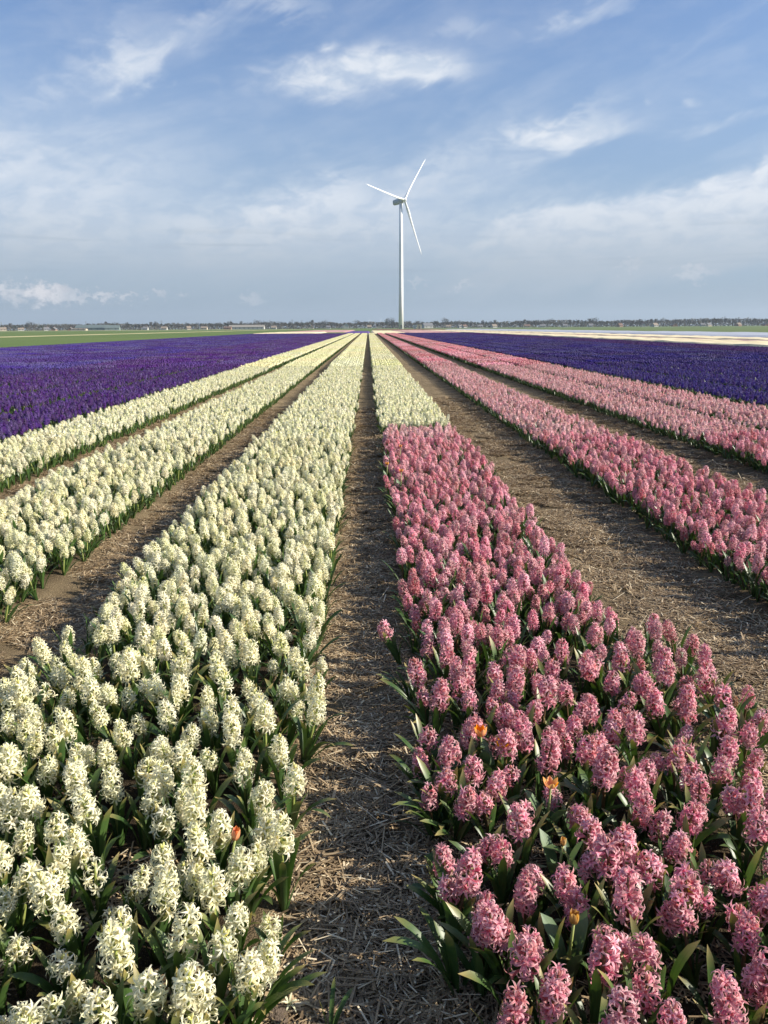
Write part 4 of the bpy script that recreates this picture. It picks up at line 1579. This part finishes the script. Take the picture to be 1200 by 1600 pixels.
def house(px, Y, w, d, hw, hr, wm, rm, label, name='house', cat='house', windows=2, rot=0.0, group=None, hip=0.0, door=True):
    b = at_dist(px, 514, Y)
    root = bpy.data.objects.new(name, None)
    C.objects.link(root)
    root.location = (b.x, b.y, 0)
    root.rotation_euler = (0, 0, rot)
    tag(root, label, cat, group)
    mb = MB()
    mb.box(-w / 2, w / 2, -d / 2, d / 2, -0.2, hw)
    mb.add([(-w / 2, -d / 2, hw), (-w / 2, d / 2, hw), (-w / 2, 0, hw + hr - 0.1), (w / 2, -d / 2, hw), (w / 2, d / 2, hw), (w / 2, 0, hw + hr - 0.1)], [(0, 2, 1), (3, 4, 5)])
    link('wall', mb.mesh('wall', wm, False), root)
    mb = MB()
    e = 0.35
    t = 0.18
    pr = [(-d / 2 - e, hw - 0.15), (0, hw + hr), (d / 2 + e, hw - 0.15), (d / 2 + e, hw - 0.15 + t), (0, hw + hr + t), (-d / 2 - e, hw - 0.15 + t)]
    v = [(-w / 2 - e + (hip if q in (1, 4) else 0), y, z) for q, (y, z) in enumerate(pr)] + [(w / 2 + e - (hip if q in (1, 4) else 0), y, z) for q, (y, z) in enumerate(pr)]
    f = [(0, 1, 4, 5), (1, 2, 3, 4), (6, 11, 10, 7), (7, 10, 9, 8)] + [(i, (i + 1) % 6, 6 + (i + 1) % 6, 6 + i) for i in range(6)]
    mb.add(v, f)
    rf = link('roof', mb.mesh('roof', rm, False), root)
    if cat == 'house':
        mb = MB()
        mb.box(w * 0.25 - 0.35, w * 0.25 + 0.35, -0.3, 0.3, hw + hr - 0.6, hw + hr + 0.9)
        link('chimney', mb.mesh('chimney', walls[0], False), rf)
    for i in range(windows):
        x = -w / 2 + w * (i + 0.5) / windows
        mb = MB()
        mb.box(x - 0.6, x + 0.6, -d / 2 - 0.05, -d / 2 + 0.02, 1.0, 2.2)
        link('window', mb.mesh('window', pane, False), root)
    return root


hr_ = random.Random(21)
hp = [6, 22, 32, 60, 74, 84, 98, 112, 214, 228, 256, 270, 296, 310, 320, 404, 412, 428, 434, 486, 514, 528, 541, 570, 576, 592, 612, 702, 710, 718, 727, 734, 750, 766, 772, 824, 840, 848, 878, 882, 922, 941, 968, 990, 1004, 1022, 1030, 1052, 1056, 1098, 1107, 1144, 1153, 1186, 1195]
for hi, hpx in enumerate(hp):
    if hi % 5 in (1, 3):
        continue
    hpx += hr_.uniform(-1.5, 1.5)
    wm = hr_.choice((0, 1, 2, 2))
    rm = hr_.choice((1, 1, 1, 2, 2, 2, 0))
    house(hpx, 1020 + hr_.uniform(-12, 12), hr_.uniform(4.5, 7.5), 6, 1.9, hr_.uniform(1.8, 2.6), walls[wm], roofs[rm],
          '%s house, %s roof, %s' % (('small brick', 'small white', 'small beige')[wm], ('orange', 'grey', 'brown')[rm], region(hpx)),
          rot=hr_.choice((0, 0, 1.57, 0.4)), group='small houses along the horizon')
house(146, 1000, 40, 16, 3.2, 3.4, barn_wall, barn_roof, 'long grey-green barn on the left horizon', 'barn', 'barn', 5)
house(176, 985, 17, 14, 2.8, 3.2, barn_wall, barn_roof, 'shorter dark barn at the right end of the long barn', 'barn', 'barn', 2, 0.2)
house(124, 985, 18, 8, 1.6, 0.8, walls[2], roofs[2], 'low pale shed at the left foot of the long barn', 'shed', 'shed', 3)
house(386, 1010, 44, 10, 2.8, 2.6, walls[1], flat_mat('greenhouse_roof', (0.24, 0.22, 0.19), (0.30, 0.28, 0.24), (1, 1)), 'long pale greenhouse on the left horizon', 'greenhouse', 'greenhouse', 8)
house(356, 990, 9, 6, 2.2, 1.4, walls[0], roofs[0], 'small red-brown hut left of the long greenhouse', 'shed', 'shed', 1)
house(541, 985, 6, 7, 3.4, 3.2, walls[1], roofs[1], 'bright white gabled house left of the big turbine', 'house', 'house', 2, 1.57)
house(668, 1005, 12, 9, 3, 3.2, walls[1], roofs[1], 'pale barn with a light sloping roof right of the big turbine', 'barn', 'barn', 2, 0.3)
b = at_dist(655, 514, 640)
mb = MB()
mb.box(-1.9, 1.9, -1.5, 1.5, 0, 3.4)
o = link('transformer_cabin', None, None, (b.x, b.y, 0))
tag(o, 'flat-roofed beige transformer cabin right of the big turbine', 'cabin')
link('wall', mb.mesh('wall', walls[2], False), o)
mb = MB()
mb.box(-2.1, 2.1, -1.7, 1.7, 3.4, 3.65)
link('roof', mb.mesh('roof', roofs[2], False), o)
mb = MB()
mb.box(-0.5, 0.5, -1.56, -1.48, 0.2, 2.3)
link('door', mb.mesh('door', dark_metal, False), o)
b = at_dist(648, 514, 640)
mb = MB()
mb.box(-0.8, 0.8, -0.7, 0.7, 0, 2.8)
mb.box(-0.9, 0.9, -0.8, 0.8, 2.8, 3.0)
o = link('switch_box', mb.mesh('switch_box', grey_paint, False), None, (b.x, b.y, 0))
tag(o, 'narrow grey switch box just left of the beige cabin', 'switch box')

# pylons
steel = flat_mat('galvanised_steel', (0.25, 0.26, 0.28), (0.30, 0.31, 0.33), (1, 1), rough=0.5)


def pylon(px, Y, h, label, arms=2, mast=False):
    b = at_dist(px, 514, Y)
    root = bpy.data.objects.new('pylon', None)
    C.objects.link(root)
    root.location = (b.x, b.y, 0)
    tag(root, label, 'pylon', 'pylons on the horizon')
    mb = MB()
    w0, w1 = h * 0.09, h * 0.018
    t = h * 0.008
    N_ = 7
    prev = None
    for i in range(N_ + 1):
        f_ = (i / N_) ** 0.8
        w = w0 + (w1 - w0) * f_
        z = h * i / N_
        cur = [Vector((sx * w, sy * w, z)) for sx, sy in ((-1, -1), (1, -1), (1, 1), (-1, 1))]
        if prev:
            for k in range(4):
                mb.tube([prev[k], cur[k]], [t, t], 4)
                mb.tube([prev[k], cur[(k + 1) % 4]], [t * 0.6, t * 0.6], 3)
                mb.tube([cur[k], cur[(k + 1) % 4]], [t * 0.6, t * 0.6], 3)
        prev = cur
    link('lattice', mb.mesh('lattice', steel, False), root)
    if not mast:
        for k in range(arms):
            mb = MB()
            z = h * (0.72 + 0.18 * k)
            l = h * (0.25 - 0.06 * k)
            for s in (-1, 1):
                mb.tube([(0, 0, z + h * 0.03), (s * l, 0, z)], [t, t * 0.7], 4)
                mb.tube([(0, 0, z - h * 0.01), (s * l, 0, z)], [t, t * 0.7], 4)
            link('arm', mb.mesh('arm', steel, False), root)


pylon(457, 1500, 17, 'widest lattice pylon with two crossarms left of centre')
pylon(472, 1700, 18, 'slim pylon just right of the widest one', 2)
pylon(485, 1800, 16, 'third pylon in the group left of centre', 2)
pylon(3, 1500, 16, 'slim mast at the far left end of the horizon', 2, True)
pylon(135, 1500, 16, 'slim mast above the long barn', 2, True)
pylon(253, 1600, 18, 'lattice pylon above the trees between barn and greenhouse', 2)
pylon(361, 1600, 17, 'pylon above the red-brown hut', 2)
pylon(1131, 1500, 18, 'slim mast above the trees at the right end of the horizon', 2, True)
